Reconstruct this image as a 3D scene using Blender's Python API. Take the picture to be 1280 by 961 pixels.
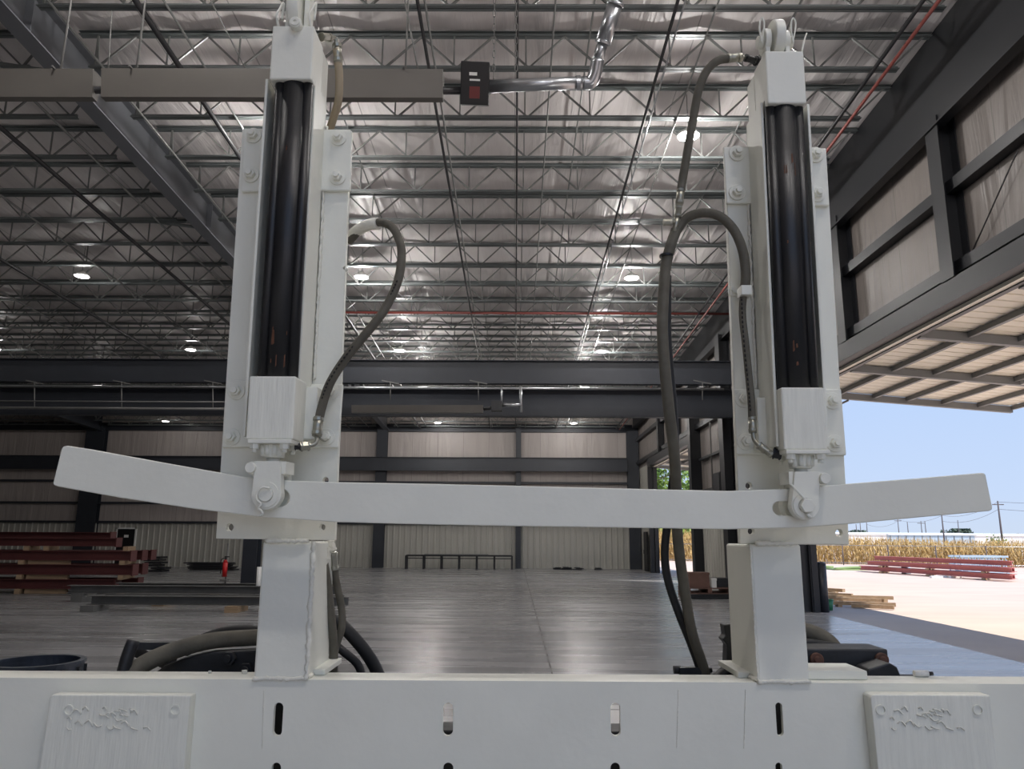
import bpy, bmesh, math, random
from mathutils import Vector, Matrix
random.seed(7)
PI = math.pi
for o in list(bpy.data.objects): bpy.data.objects.remove(o)
C = bpy.context.scene.collection
S = bpy.context.scene

# ------------------------------------------------------------------ camera
F, HOR, VPX, ROLL, EYE = 950.0, 672.0, 645.0, math.radians(.3), 1.7
_th = math.atan((HOR-480.5)/F); _yw = math.atan((VPX-640)/F*math.cos(_th))
FW = Vector((-math.sin(_yw)*math.cos(_th), math.cos(_yw)*math.cos(_th), math.sin(_th)))
_r = FW.cross(Vector((0, 0, 1))).normalized(); _u = _r.cross(FW)
RT = _r*math.cos(ROLL)+_u*math.sin(ROLL); UP = -_r*math.sin(ROLL)+_u*math.cos(ROLL)
O = Vector((0, 0, EYE))
cd = bpy.data.cameras.new('camera'); cam = bpy.data.objects.new('camera', cd); C.objects.link(cam)
cam.matrix_world = Matrix(((RT.x, UP.x, -FW.x, O.x), (RT.y, UP.y, -FW.y, O.y), (RT.z, UP.z, -FW.z, O.z), (0, 0, 0, 1)))
cd.sensor_fit = 'HORIZONTAL'; cd.sensor_width = 36; cd.lens = F/1280*36; cd.clip_start = .05; cd.clip_end = 2000
S.camera = cam
S.view_settings.view_transform = 'Standard'; S.view_settings.look = 'None'
S.view_settings.gamma = 1; S.view_settings.use_curve_mapping = False
S.view_settings.exposure = 0.0

# ------------------------------------------------------------------ sky and sun
SKY_STRENGTH, SUN_STRENGTH, LAMP_POWER = 1.05, 5.2, 470
w = bpy.data.worlds.new('sky'); S.world = w; w.use_nodes = True
nt = w.node_tree; nt.nodes.clear()
wo = nt.nodes.new('ShaderNodeOutputWorld'); bg = nt.nodes.new('ShaderNodeBackground')
tc = nt.nodes.new('ShaderNodeTexCoord'); sp = nt.nodes.new('ShaderNodeSeparateXYZ'); cr = nt.nodes.new('ShaderNodeValToRGB')
nt.links.new(tc.outputs['Generated'], sp.inputs[0]); nt.links.new(sp.outputs['Z'], cr.inputs[0])
e = cr.color_ramp.elements
e[0].position = 0.0; e[0].color = (.60, .70, .86, 1); e[1].position = 1; e[1].color = (.40, .60, 1.0, 1)
x = e.new(.05); x.color = (.56, .69, .92, 1); x = e.new(.3); x.color = (.42, .60, .95, 1)
nt.links.new(cr.outputs[0], bg.inputs[0]); bg.inputs[1].default_value = SKY_STRENGTH
nt.links.new(bg.outputs[0], wo.inputs[0])
sd = bpy.data.lights.new('sun', 'SUN'); sd.energy = SUN_STRENGTH; sd.color = (1, .955, .9); sd.angle = .009
sun = bpy.data.objects.new('sun', sd); C.objects.link(sun)
sun.rotation_euler = Vector((-.745, .62, -1)).to_track_quat('-Z', 'Y').to_euler()

# ------------------------------------------------------------------ measuring helpers
def ray(px, py): return FW+RT*((px-640)/F)-UP*((py-480.5)/F)
def aY(px, py, Y): d = ray(px, py); return O+d*(Y/d.y)
def aX(px, py, X): d = ray(px, py); return O+d*(X/d.x)
def aZ(px, py, Z): d = ray(px, py); return O+d*((Z-EYE)/d.z)
LEAN = math.radians(2.0); MY = 1.97            # the masts lean a little towards the viewer
DV = Vector((0, -math.sin(LEAN), math.cos(LEAN))); DW = Vector((0, math.cos(LEAN), math.sin(LEAN))); MO = Vector((0, MY, EYE-.05))
def L(u, v, w): return MO+Vector((u, 0, 0))+DV*v+DW*w
def mp(px, py, w):                              # photo point on the mast plane at depth w -> (u, v)
    d = ray(px, py); n = DW; t = (MO+DW*w-O).dot(n)/d.dot(n); p = O+d*t-MO
    return (p.x, p.dot(DV))

# ------------------------------------------------------------------ mesh builder
class MB:
    def __init__(s): s.v = []; s.f = []; s.sm = []
    def add(s, vs, fs, smooth=False):
        b = len(s.v); s.v += [Vector(p) for p in vs]
        for f in fs: s.f.append([b+i for i in f]); s.sm.append(smooth)
    def hexa(s, p):
        s.add(p, [(0, 3, 2, 1), (4, 5, 6, 7), (0, 1, 5, 4), (1, 2, 6, 5), (2, 3, 7, 6), (3, 0, 4, 7)]); return s
    def bb(s, a, b):
        x0, y0, z0 = a; x1, y1, z1 = b
        return s.hexa([(x0, y0, z0), (x1, y0, z0), (x1, y1, z0), (x0, y1, z0), (x0, y0, z1), (x1, y0, z1), (x1, y1, z1), (x0, y1, z1)])
    def box(s, c, d, rz=0, R=None):
        M = R if R is not None else Matrix.Rotation(rz, 3, 'Z'); c = Vector(c); h = [k/2 for k in d]
        return s.hexa([c+M@Vector((i*h[0], j*h[1], k*h[2])) for k in (-1, 1) for i, j in ((-1, -1), (1, -1), (1, 1), (-1, 1))])
    def lbox(s, u0, u1, v0, v1, w0, w1):        # box in the leaning mast frame
        return s.hexa([L(u, v, w) for v in (v0, v1) for u, w in ((u0, w0), (u1, w0), (u1, w1), (u0, w1))])
    def cyl(s, p0, p1, r0, r1=None, n=14, caps=True, smooth=True):
        p0 = Vector(p0); p1 = Vector(p1); r1 = r0 if r1 is None else r1
        a = (p1-p0).normalized(); t = Vector((0, 0, 1)) if abs(a.z) < .9 else Vector((1, 0, 0))
        x = a.cross(t).normalized(); y = a.cross(x)
        vs = [p0+(x*math.cos(2*PI*i/n)+y*math.sin(2*PI*i/n))*r0 for i in range(n)]+[p1+(x*math.cos(2*PI*i/n)+y*math.sin(2*PI*i/n))*r1 for i in range(n)]
        s.add(vs, [(i, i+n, (i+1) % n+n, (i+1) % n) for i in range(n)], smooth)
        if caps:
            b = len(s.v)-2*n
            s.f.append([b+i for i in range(n)]); s.sm.append(False)
            s.f.append([b+2*n-1-i for i in range(n)]); s.sm.append(False)
        return s
    def ring(s, p0, p1, ro, ri, n=24):          # washer or eye
        p0 = Vector(p0); p1 = Vector(p1); a = (p1-p0).normalized(); t = Vector((0, 0, 1)) if abs(a.z) < .9 else Vector((1, 0, 0))
        x = a.cross(t).normalized(); y = a.cross(x); vs = []
        for p, r in ((p0, ro), (p1, ro), (p1, ri), (p0, ri)):
            vs += [p+(x*math.cos(2*PI*i/n)+y*math.sin(2*PI*i/n))*r for i in range(n)]
        for k in range(4):
            q = (k+1) % 4; s.add([], [])
        b = len(s.v); s.v += vs
        for k in range(4):
            q = (k+1) % 4
            for i in range(n):
                j = (i+1) % n; s.f.append([b+k*n+i, b+q*n+i, b+q*n+j, b+k*n+j]); s.sm.append(False)
        return s
    def tube(s, pts, r, n=10, smooth=True, sub=6):
        pts = [Vector(p) for p in pts]; P = []
        if sub and len(pts) > 2:
            q = [pts[0]*2-pts[1]]+pts+[pts[-1]*2-pts[-2]]
            for i in range(1, len(q)-2):
                for k in range(sub):
                    t = k/sub; a, b, c, d = q[i-1:i+3]
                    P.append(.5*((2*b)+(c-a)*t+(2*a-5*b+4*c-d)*t*t+(3*b-a-3*c+d)*t**3))
            P.append(pts[-1])
        else: P = pts
        m = len(P); rr = r if isinstance(r, (list, tuple)) else None
        tg = [(P[min(i+1, m-1)]-P[max(i-1, 0)]).normalized() for i in range(m)]
        t = Vector((0, 0, 1)) if abs(tg[0].z) < .9 else Vector((1, 0, 0)); x = tg[0].cross(t).normalized()
        b = len(s.v)
        for i in range(m):
            x = (x-tg[i]*x.dot(tg[i])).normalized(); y = tg[i].cross(x)
            ri = r if rr is None else rr[0]+(rr[1]-rr[0])*i/(m-1)
            s.v += [P[i]+(x*math.cos(2*PI*k/n)+y*math.sin(2*PI*k/n))*ri for k in range(n)]
        for i in range(m-1):
            for k in range(n):
                j = (k+1) % n; s.f.append([b+i*n+k, b+i*n+j, b+(i+1)*n+j, b+(i+1)*n+k]); s.sm.append(smooth)
        s.f.append([b+n-1-k for k in range(n)]); s.sm.append(False)
        s.f.append([b+(m-1)*n+k for k in range(n)]); s.sm.append(False)
        return s
    def sweep(s, p0, p1, prof, side=None):      # closed 2-D profile [(a along side, b up)] swept from p0 to p1
        p0 = Vector(p0); p1 = Vector(p1); a = (p1-p0).normalized()
        sd_ = a.cross(Vector((0, 0, 1))).normalized() if side is None else Vector(side).normalized()
        up = sd_.cross(a).normalized(); n = len(prof)
        s.add([p+sd_*x+up*y for p in (p0, p1) for x, y in prof], [(i, (i+1) % n, (i+1) % n+n, i+n) for i in range(n)]+[tuple(range(n-1, -1, -1)), tuple(range(n, 2*n))])
        return s
    def ibeam(s, p0, p1, h, b, tf=.02, tw=.015, side=None):
        return s.sweep(p0, p1, [(-b/2, 0), (b/2, 0), (b/2, tf), (tw/2, tf), (tw/2, h-tf), (b/2, h-tf), (b/2, h), (-b/2, h), (-b/2, h-tf), (-tw/2, h-tf), (-tw/2, tf), (-b/2, tf)], side)
    def rod(s, p0, p1, t, t2=None):             # square bar
        t2 = t2 or t; return s.sweep(p0, p1, [(-t/2, -t2/2), (t/2, -t2/2), (t/2, t2/2), (-t/2, t2/2)], None if abs((Vector(p1)-Vector(p0)).normalized().z) < .95 else (1, 0, 0))
    def prism(s, outline, holes, fn, w0, w1):   # outline and holes as [(u,v)], fn(u,v,w)->point
        bm = bmesh.new(); es = []
        for lp in [outline]+list(holes):
            vs = [bm.verts.new((u, v, 0)) for u, v in lp]
            es += [bm.edges.new((vs[i], vs[(i+1) % len(vs)])) for i in range(len(vs))]
        bmesh.ops.triangle_fill(bm, use_beauty=True, use_dissolve=False, edges=es)
        bm.verts.index_update(); n = len(bm.verts)
        V = [fn(v.co.x, v.co.y, w0) for v in bm.verts]+[fn(v.co.x, v.co.y, w1) for v in bm.verts]
        fs = []
        for f in bm.faces:
            ix = [v.index for v in f.verts]
            if f.normal.z < 0: ix = ix[::-1]
            fs.append(tuple(ix)); fs.append(tuple(i+n for i in ix[::-1]))
        k = 0
        for lp in [outline]+list(holes):
            m = len(lp)
            for i in range(m): a = k+i; b = k+(i+1) % m; fs.append((a, a+n, b+n, b))
            k += m
        bm.free(); s.add(V, fs); return s
    def build(s, name, mat, parent=None, bevel=0, label=None, fix=True):
        org = Vector((0, 0, 0)); q = parent
        while q is not None: org += q.location; q = q.parent
        me = bpy.data.meshes.new(name)
        me.from_pydata([v-org for v in s.v], [], s.f); me.polygons.foreach_set('use_smooth', s.sm)
        if fix:
            bm = bmesh.new(); bm.from_mesh(me); bmesh.ops.recalc_face_normals(bm, faces=bm.faces); bm.to_mesh(me); bm.free()
        me.materials.append(mat); me.update()
        o = bpy.data.objects.new(name, me); C.objects.link(o)
        if parent is not None: o.parent = parent
        if bevel:
            b = o.modifiers.new('bevel', 'BEVEL'); b.width = bevel; b.segments = 2; b.limit_method = 'ANGLE'; b.angle_limit = math.radians(40)
        if label: o['label'] = label
        return o

def circ(cx, cy, r, n=20, ry=None): return [(cx+r*math.cos(2*PI*i/n), cy+(ry or r)*math.sin(2*PI*i/n)) for i in range(n)]
def stadium(cx, cy, hx, hy, n=8):               # half sizes; rounded on the short side
    r = min(hx, hy); o = []
    for a0, sx, sy in ((0, 1, 1), (PI/2, -1, 1), (PI, -1, -1), (3*PI/2, 1, -1)):
        for i in range(n+1):
            a = a0+PI/2*i/n; o.append((cx+sx*(hx-r)+r*math.cos(a), cy+sy*(hy-r)+r*math.sin(a)))
    out = [o[0]]
    for p in o[1:]:
        if (p[0]-out[-1][0])**2+(p[1]-out[-1][1])**2 > 1e-9: out.append(p)
    if (out[0][0]-out[-1][0])**2+(out[0][1]-out[-1][1])**2 < 1e-9: out.pop()
    return out
def thing(name, label, cat, loc=(0, 0, 0), group=None):
    o = bpy.data.objects.new(name, None); C.objects.link(o); o.location = loc; o.empty_display_size = .1
    o['label'] = label; o['category'] = cat
    if group: o['group'] = group
    return o
def tag(o, label, cat, group=None, kind=None):
    if label: o['label'] = label
    if cat: o['category'] = cat
    if group: o['group'] = group
    if kind: o['kind'] = kind
    return o
def struct(o): o['kind'] = 'structure'; return o
def recenter(o):                                # origin of a one-mesh thing to its base
    vs = [v.co for v in o.data.vertices]; c = sum(vs, Vector())/len(vs); c.z = min(v.z for v in vs)
    o.data.transform(Matrix.Translation(-c)); o.location = o.location+c; return o
def dup(root, loc, label=None, group=None):
    r = root.copy(); C.objects.link(r); r.location = loc
    if label: r['label'] = label
    if group: r['group'] = group
    for ch in list(root.children):
        c = ch.copy(); C.objects.link(c); c.parent = r
        for g in list(ch.children):
            d = g.copy(); C.objects.link(d); d.parent = c
    return r

# ------------------------------------------------------------------ materials
def lin(c): return tuple(((k/255)/12.92 if k/255 <= .04045 else ((k/255+.055)/1.055)**2.4) for k in c)
def mat(name, col, rough=.5, metal=0., noise=0., scale=8., stretch=(1, 1, 1), bump=0., bscale=None, bstretch=None, spec=.5, col2=None, detail=4, rnoise=0):
    m = bpy.data.materials.new(name); m.use_nodes = True; n = m.node_tree; b = n.nodes['Principled BSDF']
    c = lin(col); b.inputs['Base Color'].default_value = (*c, 1); b.inputs['Roughness'].default_value = rough
    b.inputs['Metallic'].default_value = metal; b.inputs['Specular IOR Level'].default_value = spec
    tx = n.nodes.new('ShaderNodeTexCoord')
    def nz(sc, st):
        mp_ = n.nodes.new('ShaderNodeMapping'); mp_.inputs['Scale'].default_value = st
        t = n.nodes.new('ShaderNodeTexNoise'); t.inputs['Scale'].default_value = sc; t.inputs['Detail'].default_value = detail
        n.links.new(tx.outputs['Object'], mp_.inputs[0]); n.links.new(mp_.outputs[0], t.inputs['Vector']); return t
    if noise or col2 or rnoise:
        t = nz(scale, stretch)
        if noise or col2:
            r = n.nodes.new('ShaderNodeValToRGB'); a = r.color_ramp.elements
            a[0].position = .3; a[1].position = .7
            a[0].color = (*[k*(1-noise) for k in c], 1); a[1].color = (*(lin(col2) if col2 else [min(1, k*(1+noise)) for k in c]), 1)
            n.links.new(t.outputs['Fac'], r.inputs[0]); n.links.new(r.outputs[0], b.inputs['Base Color'])
        if rnoise:
            q = n.nodes.new('ShaderNodeMapRange'); q.inputs['From Min'].default_value = .3; q.inputs['From Max'].default_value = .7
            q.inputs['To Min'].default_value = rough-rnoise; q.inputs['To Max'].default_value = rough+rnoise
            n.links.new(t.outputs['Fac'], q.inputs[0]); n.links.new(q.outputs[0], b.inputs['Roughness'])
    if bump:
        t = nz(bscale or scale, bstretch or stretch); u = n.nodes.new('ShaderNodeBump'); u.inputs['Strength'].default_value = 1; u.inputs['Distance'].default_value = bump
        n.links.new(t.outputs['Fac'], u.inputs['Height']); n.links.new(u.outputs[0], b.inputs['Normal'])
    return m
M = {}
M['paint'] = mat('cream_machine_paint', (233, 233, 222), .42, noise=.035, scale=5, bump=.0006, bscale=45)
M['rough_paint'] = mat('brushed_machine_paint', (233, 233, 222), .5, noise=.05, scale=20, stretch=(6, 6, .4), bump=.0012, bscale=30, bstretch=(6, 6, .5))
M['weld'] = mat('painted_weld', (230, 228, 216), .45, bump=.002, bscale=160)
M['tube'] = mat('black_painted_tube', (24, 25, 28), .42, noise=.3, scale=14, stretch=(1, 1, .4), bump=.0004, bscale=40)
M['chip'] = mat('rust_chip', (96, 62, 44), .8, noise=.4, scale=60)
M['hose'] = mat('dusty_hose_rubber', (92, 88, 78), .75, noise=.18, scale=25, bump=.0008, bscale=120)
M['hose_clean'] = mat('black_hose_rubber', (30, 31, 33), .6, noise=.3, scale=20)
M['hose_print'] = mat('hose_lettering', (24, 24, 24), .7)
M['steel'] = mat('zinc_fitting', (165, 163, 150), .35, .75, noise=.1, scale=40)
M['blacksteel'] = mat('greasy_black_steel', (34, 35, 38), .5, noise=.4, scale=18, bump=.001, bscale=40)
M['rust'] = mat('rusty_bolt', (92, 62, 50), .7, noise=.3, scale=50)
M['joist'] = mat('grey_joist_paint', (112, 118, 118), .38, .25, noise=.06, scale=3)
M['web'] = mat('grey_joist_rod', (124, 126, 124), .4, .2)
M['navy'] = mat('dark_blue_grey_steel', (42, 46, 53), .45, noise=.08, scale=2)
M['dark'] = mat('black_grey_steel', (25, 27, 31), .45, noise=.08, scale=2)
M['greybeam'] = mat('grey_girder_paint', (108, 111, 116), .45, noise=.08, scale=1.5)
M['blackpipe'] = mat('black_pipe', (36, 36, 38), .45)
M['redpipe'] = mat('red_oxide_pipe', (122, 62, 56), .5)
M['galv'] = mat('galvanised_pipe', (170, 173, 176), .28, .85, noise=.08, scale=6)
M['heater'] = mat('aluminised_reflector', (104, 101, 96), .5, .3, noise=.08, scale=2, stretch=(.5, 1, 1))
M['black'] = mat('black_enamel', (20, 20, 22), .4)
M['liner'] = mat('liner_panel_paint', (176, 174, 165), .5, noise=.03, scale=1)
M['door'] = mat('white_door_panel', (242, 236, 220), .5, noise=.03, scale=2)
M['doorframe'] = mat('grey_door_frame_steel', (120, 122, 122), .45)
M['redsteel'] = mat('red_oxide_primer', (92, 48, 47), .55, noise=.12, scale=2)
M['redsteel_out'] = mat('pale_red_primer', (192, 116, 112), .6, noise=.1, scale=2)  # lighter, pinker red than the beams stacked indoors
M['wood'] = mat('pine_lumber', (158, 134, 106), .75, noise=.2, scale=6, stretch=(.3, 5, 5))
M['greysteel'] = mat('mill_grey_steel', (112, 112, 110), .5, .2, noise=.15, scale=3)
M['white'] = mat('white_paint', (228, 228, 224), .5)
M['red'] = mat('red_enamel', (186, 28, 30), .3)
M['green'] = mat('green_plastic', (34, 118, 82), .45)
M['mat_green'] = mat('green_sheeting', (134, 160, 104), .7)
M['label_red'] = mat('red_label', (104, 42, 40), .5)
M['orange'] = mat('orange_sticker', (196, 128, 56), .5, noise=.3, scale=60)
M['cardboard'] = mat('brown_box', (112, 84, 74), .8, noise=.1, scale=5)
M['corn'] = mat('dry_corn', (184, 146, 84), .8, noise=.35, scale=1.5, stretch=(3, 3, .6), col2=(222, 190, 128))
M['leaf'] = mat('tree_leaves', (70, 110, 40), .6, noise=.4, scale=.8, col2=(150, 178, 84))
M['leaf_dark'] = mat('far_leaves', (74, 92, 78), .7, noise=.2, scale=1)
M['bark'] = mat('bark', (86, 74, 62), .9)
M['ground'] = mat('dirt_yard', (216, 194, 178), .9, noise=.08, scale=.35, stretch=(1, 3, 1), bump=.01, bscale=2)
M['farwhite'] = mat('white_siding', (232, 232, 230), .6)
M['farblue'] = mat('pale_blue_siding', (172, 192, 208), .6, noise=.04, scale=.6, stretch=(1, 1, 0))
M['polewood'] = mat('pole_wood', (96, 90, 92), .9)
M['extgrey'] = mat('exit_door_black', (16, 16, 18), .5)
def lamp_mat():
    m = bpy.data.materials.new('lamp_lens'); m.use_nodes = True; b = m.node_tree.nodes['Principled BSDF']
    b.inputs['Emission Color'].default_value = (1, .97, .95, 1); b.inputs['Emission Strength'].default_value = 14
    return m
M['lens'] = lamp_mat()
def insulation(name, base, axis, seam_gap, seam_w=.02, wr=.035):
    # vinyl-faced blanket: folds run along one axis, seams cross it at intervals
    m = bpy.data.materials.new(name); m.use_nodes = True; n = m.node_tree; b = n.nodes['Principled BSDF']
    b.inputs['Roughness'].default_value = .46; b.inputs['Specular IOR Level'].default_value = .5
    tx = n.nodes.new('ShaderNodeTexCoord')
    st = {'roof': (1, .09, 1), 'wx': (1, 1, .12), 'wy': (1, 1, .12)}[axis]
    mp_ = n.nodes.new('ShaderNodeMapping'); mp_.inputs['Scale'].default_value = st; n.links.new(tx.outputs['Object'], mp_.inputs[0])
    t1 = n.nodes.new('ShaderNodeTexNoise'); t1.inputs['Scale'].default_value = 2.6; t1.inputs['Detail'].default_value = 5; t1.inputs['Distortion'].default_value = .6
    n.links.new(mp_.outputs[0], t1.inputs['Vector'])
    t2 = n.nodes.new('ShaderNodeTexNoise'); t2.inputs['Scale'].default_value = .5; t2.inputs['Detail'].default_value = 3
    n.links.new(mp_.outputs[0], t2.inputs['Vector'])
    sx = n.nodes.new('ShaderNodeSeparateXYZ'); n.links.new(tx.outputs['Object'], sx.inputs[0])
    def math_(op, a, bv):
        q = n.nodes.new('ShaderNodeMath'); q.operation = op
        for i, k in enumerate((a, bv)):
            if isinstance(k, (int, float)): q.inputs[i].default_value = k
            else: n.links.new(k, q.inputs[i])
        return q.outputs[0]
    ax = sx.outputs['Y'] if axis == 'wy' else sx.outputs['X']
    j = math_('ADD', ax, math_('MULTIPLY', t2.outputs['Fac'], .12))
    fr = math_('FRACT', math_('DIVIDE', j, seam_gap), 0)
    se = math_('LESS_THAN', fr, seam_w/seam_gap)
    rp = n.nodes.new('ShaderNodeValToRGB'); a = rp.color_ramp.elements; c = lin(base)
    a[0].position = .3; a[0].color = (*[k*.88 for k in c], 1); a[1].position = .7; a[1].color = (*c, 1)
    n.links.new(t1.outputs['Fac'], rp.inputs[0])
    mx = n.nodes.new('ShaderNodeMix'); mx.data_type = 'RGBA'; n.links.new(se, mx.inputs['Factor']); n.links.new(rp.outputs[0], mx.inputs['A'])
    mx.inputs['B'].default_value = (*[k*.55 for k in c], 1); n.links.new(mx.outputs['Result'], b.inputs['Base Color'])
    u = n.nodes.new('ShaderNodeBump'); u.inputs['Distance'].default_value = wr; u.inputs['Strength'].default_value = 1
    n.links.new(math_('ADD', t1.outputs['Fac'], math_('MULTIPLY', t2.outputs['Fac'], 1.5)), u.inputs['Height']); n.links.new(u.outputs[0], b.inputs['Normal'])
    return m
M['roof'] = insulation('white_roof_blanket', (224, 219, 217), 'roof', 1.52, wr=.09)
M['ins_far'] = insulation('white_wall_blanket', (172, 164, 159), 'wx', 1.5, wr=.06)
M['ins_side'] = insulation('shaded_side_wall_blanket', (128, 121, 116), 'wy', 1.5, wr=.07)  # white blanket, base colour greyed to stand in for shade on this wall
def floor_mat():
    m = mat('polished_concrete', (140, 140, 141), .27, noise=.13, scale=.8, stretch=(.3, 2.8, 1), bump=.001, bscale=3, bstretch=(.5, 3, 1), detail=8, rnoise=.06, spec=.7)
    n = m.node_tree; b = n.nodes['Principled BSDF']
    return m
M['floor'] = floor_mat()
M['joint'] = mat('saw_cut_joint', (70, 68, 66), .8)
M['apron_shade'] = mat('apron_concrete_shade_tone', (142, 139, 141), .7, noise=.06, scale=1, bump=.003, bscale=6)
M['scuff'] = mat('pale_scuff_line', (150, 148, 145), .6, noise=.3, scale=3)

# ------------------------------------------------------------------ the setting
YB, YF, XL, XR = -7.0, 44.3, -31.0, 7.15
def rz_(y): return 9.7-.04*y                    # underside of the roof joists
def roofz(y): return rz_(y)+.70
mb = MB(); mb.bb((XL-.3, YB, -.25), (7.2, YF+.3, 0)); struct(mb.build('floor', M['floor']))
mb = MB(); mb.bb((.47, 2, 0), (.49, YF-.1, .0012)); struct(mb.build('trim_1', M['joint']))
mb = MB(); mb.bb((-10, 14.6, 0), (6.5, 14.63, .0012)); struct(mb.build('trim_2', M['scuff']))
mb = MB(); mb.bb((7.2, -200, -.3), (600, 700, -.02)); mb.bb((-600, YF+.35, -.3), (7.2, 700, -.02)); mb.bb((-600, -200, -.3), (7.2, YB, -.02)); struct(mb.build('ground', M['ground']))
mb = MB(); mb.bb((7.2, -60, -.02), (8.9, YF+8, -.012)); struct(mb.build('floor_apron_shade_strip', M['apron_shade']))  # concrete strip whose grey paints in the shade under the raised doors
# roof blanket, gently quilted between the seams
mb = MB(); xs = [XL-.2+i*.38 for i in range(int((XR+.4-XL)/.38)+2)]
ys = [YB, 0, 10, 20, 30, YF+.2]; vs = []
for y in ys:
    for x in xs: vs.append((x, y, roofz(y)+.02+.03*math.cos(2*PI*x/1.52)))
nx = len(xs); fs = [(j*nx+i, j*nx+i+1, (j+1)*nx+i+1, (j+1)*nx+i) for j in range(len(ys)-1) for i in range(nx-1)]
mb.add(vs, fs, True); k = len(mb.v)
mb.bb((XL-.3, YB, roofz(YB)+.3), (XR+.3, YB+.01, roofz(YB)+.31))
ro = mb.build('ceiling', M['roof'], fix=False); struct(ro)
mb = MB(); p = [(XL-.3, YB, roofz(YB)+.12), (XR+.45, YB, roofz(YB)+.12), (XR+.45, YF+.4, roofz(YF)+.12), (XL-.3, YF+.4, roofz(YF)+.12)]
mb.hexa(p+[(a, b, c+.1) for a, b, c in p]); struct(mb.build('trim_3', M['white']))
# far wall: blanket above, ribbed liner below
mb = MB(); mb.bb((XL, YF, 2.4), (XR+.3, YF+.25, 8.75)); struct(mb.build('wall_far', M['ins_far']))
def ribbed(x0, x1, y, z0, z1, pitch, d, name, m):
    mb = MB(); prof = []; x = x0
    while x < x1:
        prof += [(x, 0), (x+pitch*.62, 0), (x+pitch*.72, d), (x+pitch*.9, d)]; x += pitch
    n = len(prof); vs = [(a, y-b, z0) for a, b in prof]+[(a, y-b, z1) for a, b in prof]
    mb.add(vs, [(i, i+1, i+1+n, i+n) for i in range(n-1)]); mb.bb((x0, y+.01, z0), (x1, y+.1, z1))
    return mb.build(name, m, fix=False)
struct(ribbed(XL, XR-.05, YF-.1, 0, 2.45, .335, .05, 'wall_far_liner', M['liner']))
# left wall (out of frame) closes the shed
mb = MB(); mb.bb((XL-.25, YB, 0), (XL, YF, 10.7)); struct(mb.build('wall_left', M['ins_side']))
mb = MB(); mb.bb((XL, YB-.2, 0), (-1.8, YB, roofz(YB)+.1)); struct(mb.build('wall_near_light_block', M['ins_far']))  # added unseen rear wall, shaped to let daylight in on the right only
# right wall: solid strips around the two big doorways
D1, D2 = (2.0, 18.9), (29.8, 39.4)
HZ = 5.32
def wall_seg(y0, y1, z0, z1, name, m):
    mb = MB(); mb.hexa([(XR, y0, z0), (XR+.12, y0, z0), (XR+.12, y1, z0), (XR, y1, z0), (XR, y0, min(z1, roofz(y0)+.1)), (XR+.12, y0, min(z1, roofz(y0)+.1)), (XR+.12, y1, min(z1, roofz(y1)+.1)), (XR, y1, min(z1, roofz(y1)+.1))])
    return struct(mb.build(name, m))
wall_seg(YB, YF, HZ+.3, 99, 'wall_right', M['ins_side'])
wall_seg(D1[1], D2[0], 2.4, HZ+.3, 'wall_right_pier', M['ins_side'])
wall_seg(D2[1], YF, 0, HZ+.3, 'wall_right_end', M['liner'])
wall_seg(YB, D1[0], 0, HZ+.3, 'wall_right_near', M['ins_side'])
mb = MB(); prof = []; y = D1[1]
while y < D2[0]:
    prof += [(y, 0), (y+.2, 0), (y+.24, .04), (y+.3, .04)]; y += .335
n = len(prof); mb.add([(XR-.02-b, a, 0) for a, b in prof]+[(XR-.02-b, a, 2.45) for a, b in prof], [(i, i+1, i+1+n, i+n) for i in range(n-1)])
mb.bb((XR, D1[1], 0), (XR+.12, D2[0], 2.45)); struct(mb.build('wall_right_liner', M['liner'], fix=False))

# ------------------------------------------------------------------ main steel frame
def steel(name, label, cat, mb, m, group=None, bevel=0):
    o = mb.build(name, m, bevel=bevel); recenter(o); return tag(o, label, cat, group)
GX = -7.3
# left depth girder under the joists with stiffeners
t = thing('roof_girder', 'long grey roof girder running back diagonally at upper left', 'girder', (GX, 22, 8.9))
g = MB()
y0, y1 = YB, 43.9
GB = GX-.22
g.sweep((GB, y0, rz_(y0)-.14), (GB, y1, rz_(y1)-.14), [(-.15, 0), (.15, 0), (.15, .025), (.01, .025), (.01, .74), (.15, .74), (.15, .765), (-.15, .765), (-.15, .74), (-.01, .74), (-.01, .025), (-.15, .025)])
g.build('beam', M['greybeam'], t)
for yy in (17.2, 22.0, 10.2, 28, 34):
    s_ = MB(); s_.bb((GB-.14, yy, rz_(yy)-.11), (GB+.14, yy+.015, rz_(yy)+.59)); s_.build('stiffener', M['greybeam'], t)
b_ = MB(); b_.rod((GB-.1, 17.0, rz_(17)-.1), (GX-1.7, 16.9, rz_(17)+.05), .06); b_.build('brace', M['joist'], t); b_ = MB(); b_.rod((GB-.1, 11.2, rz_(11)-.1), (GX-1.6, 11.1, rz_(11)+.05), .06); b_.build('brace', M['joist'], t)
t = thing('roof_girder', 'dark roof girder far left beyond the steel stacks', 'girder', (-24.2, 22, 8.9))
g = MB(); g.ibeam((-24.2, 8, rz_(8)-.28), (-24.2, 43.9, rz_(43.9)-.28), .9, .34); g.build('beam', M['navy'], t)
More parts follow.
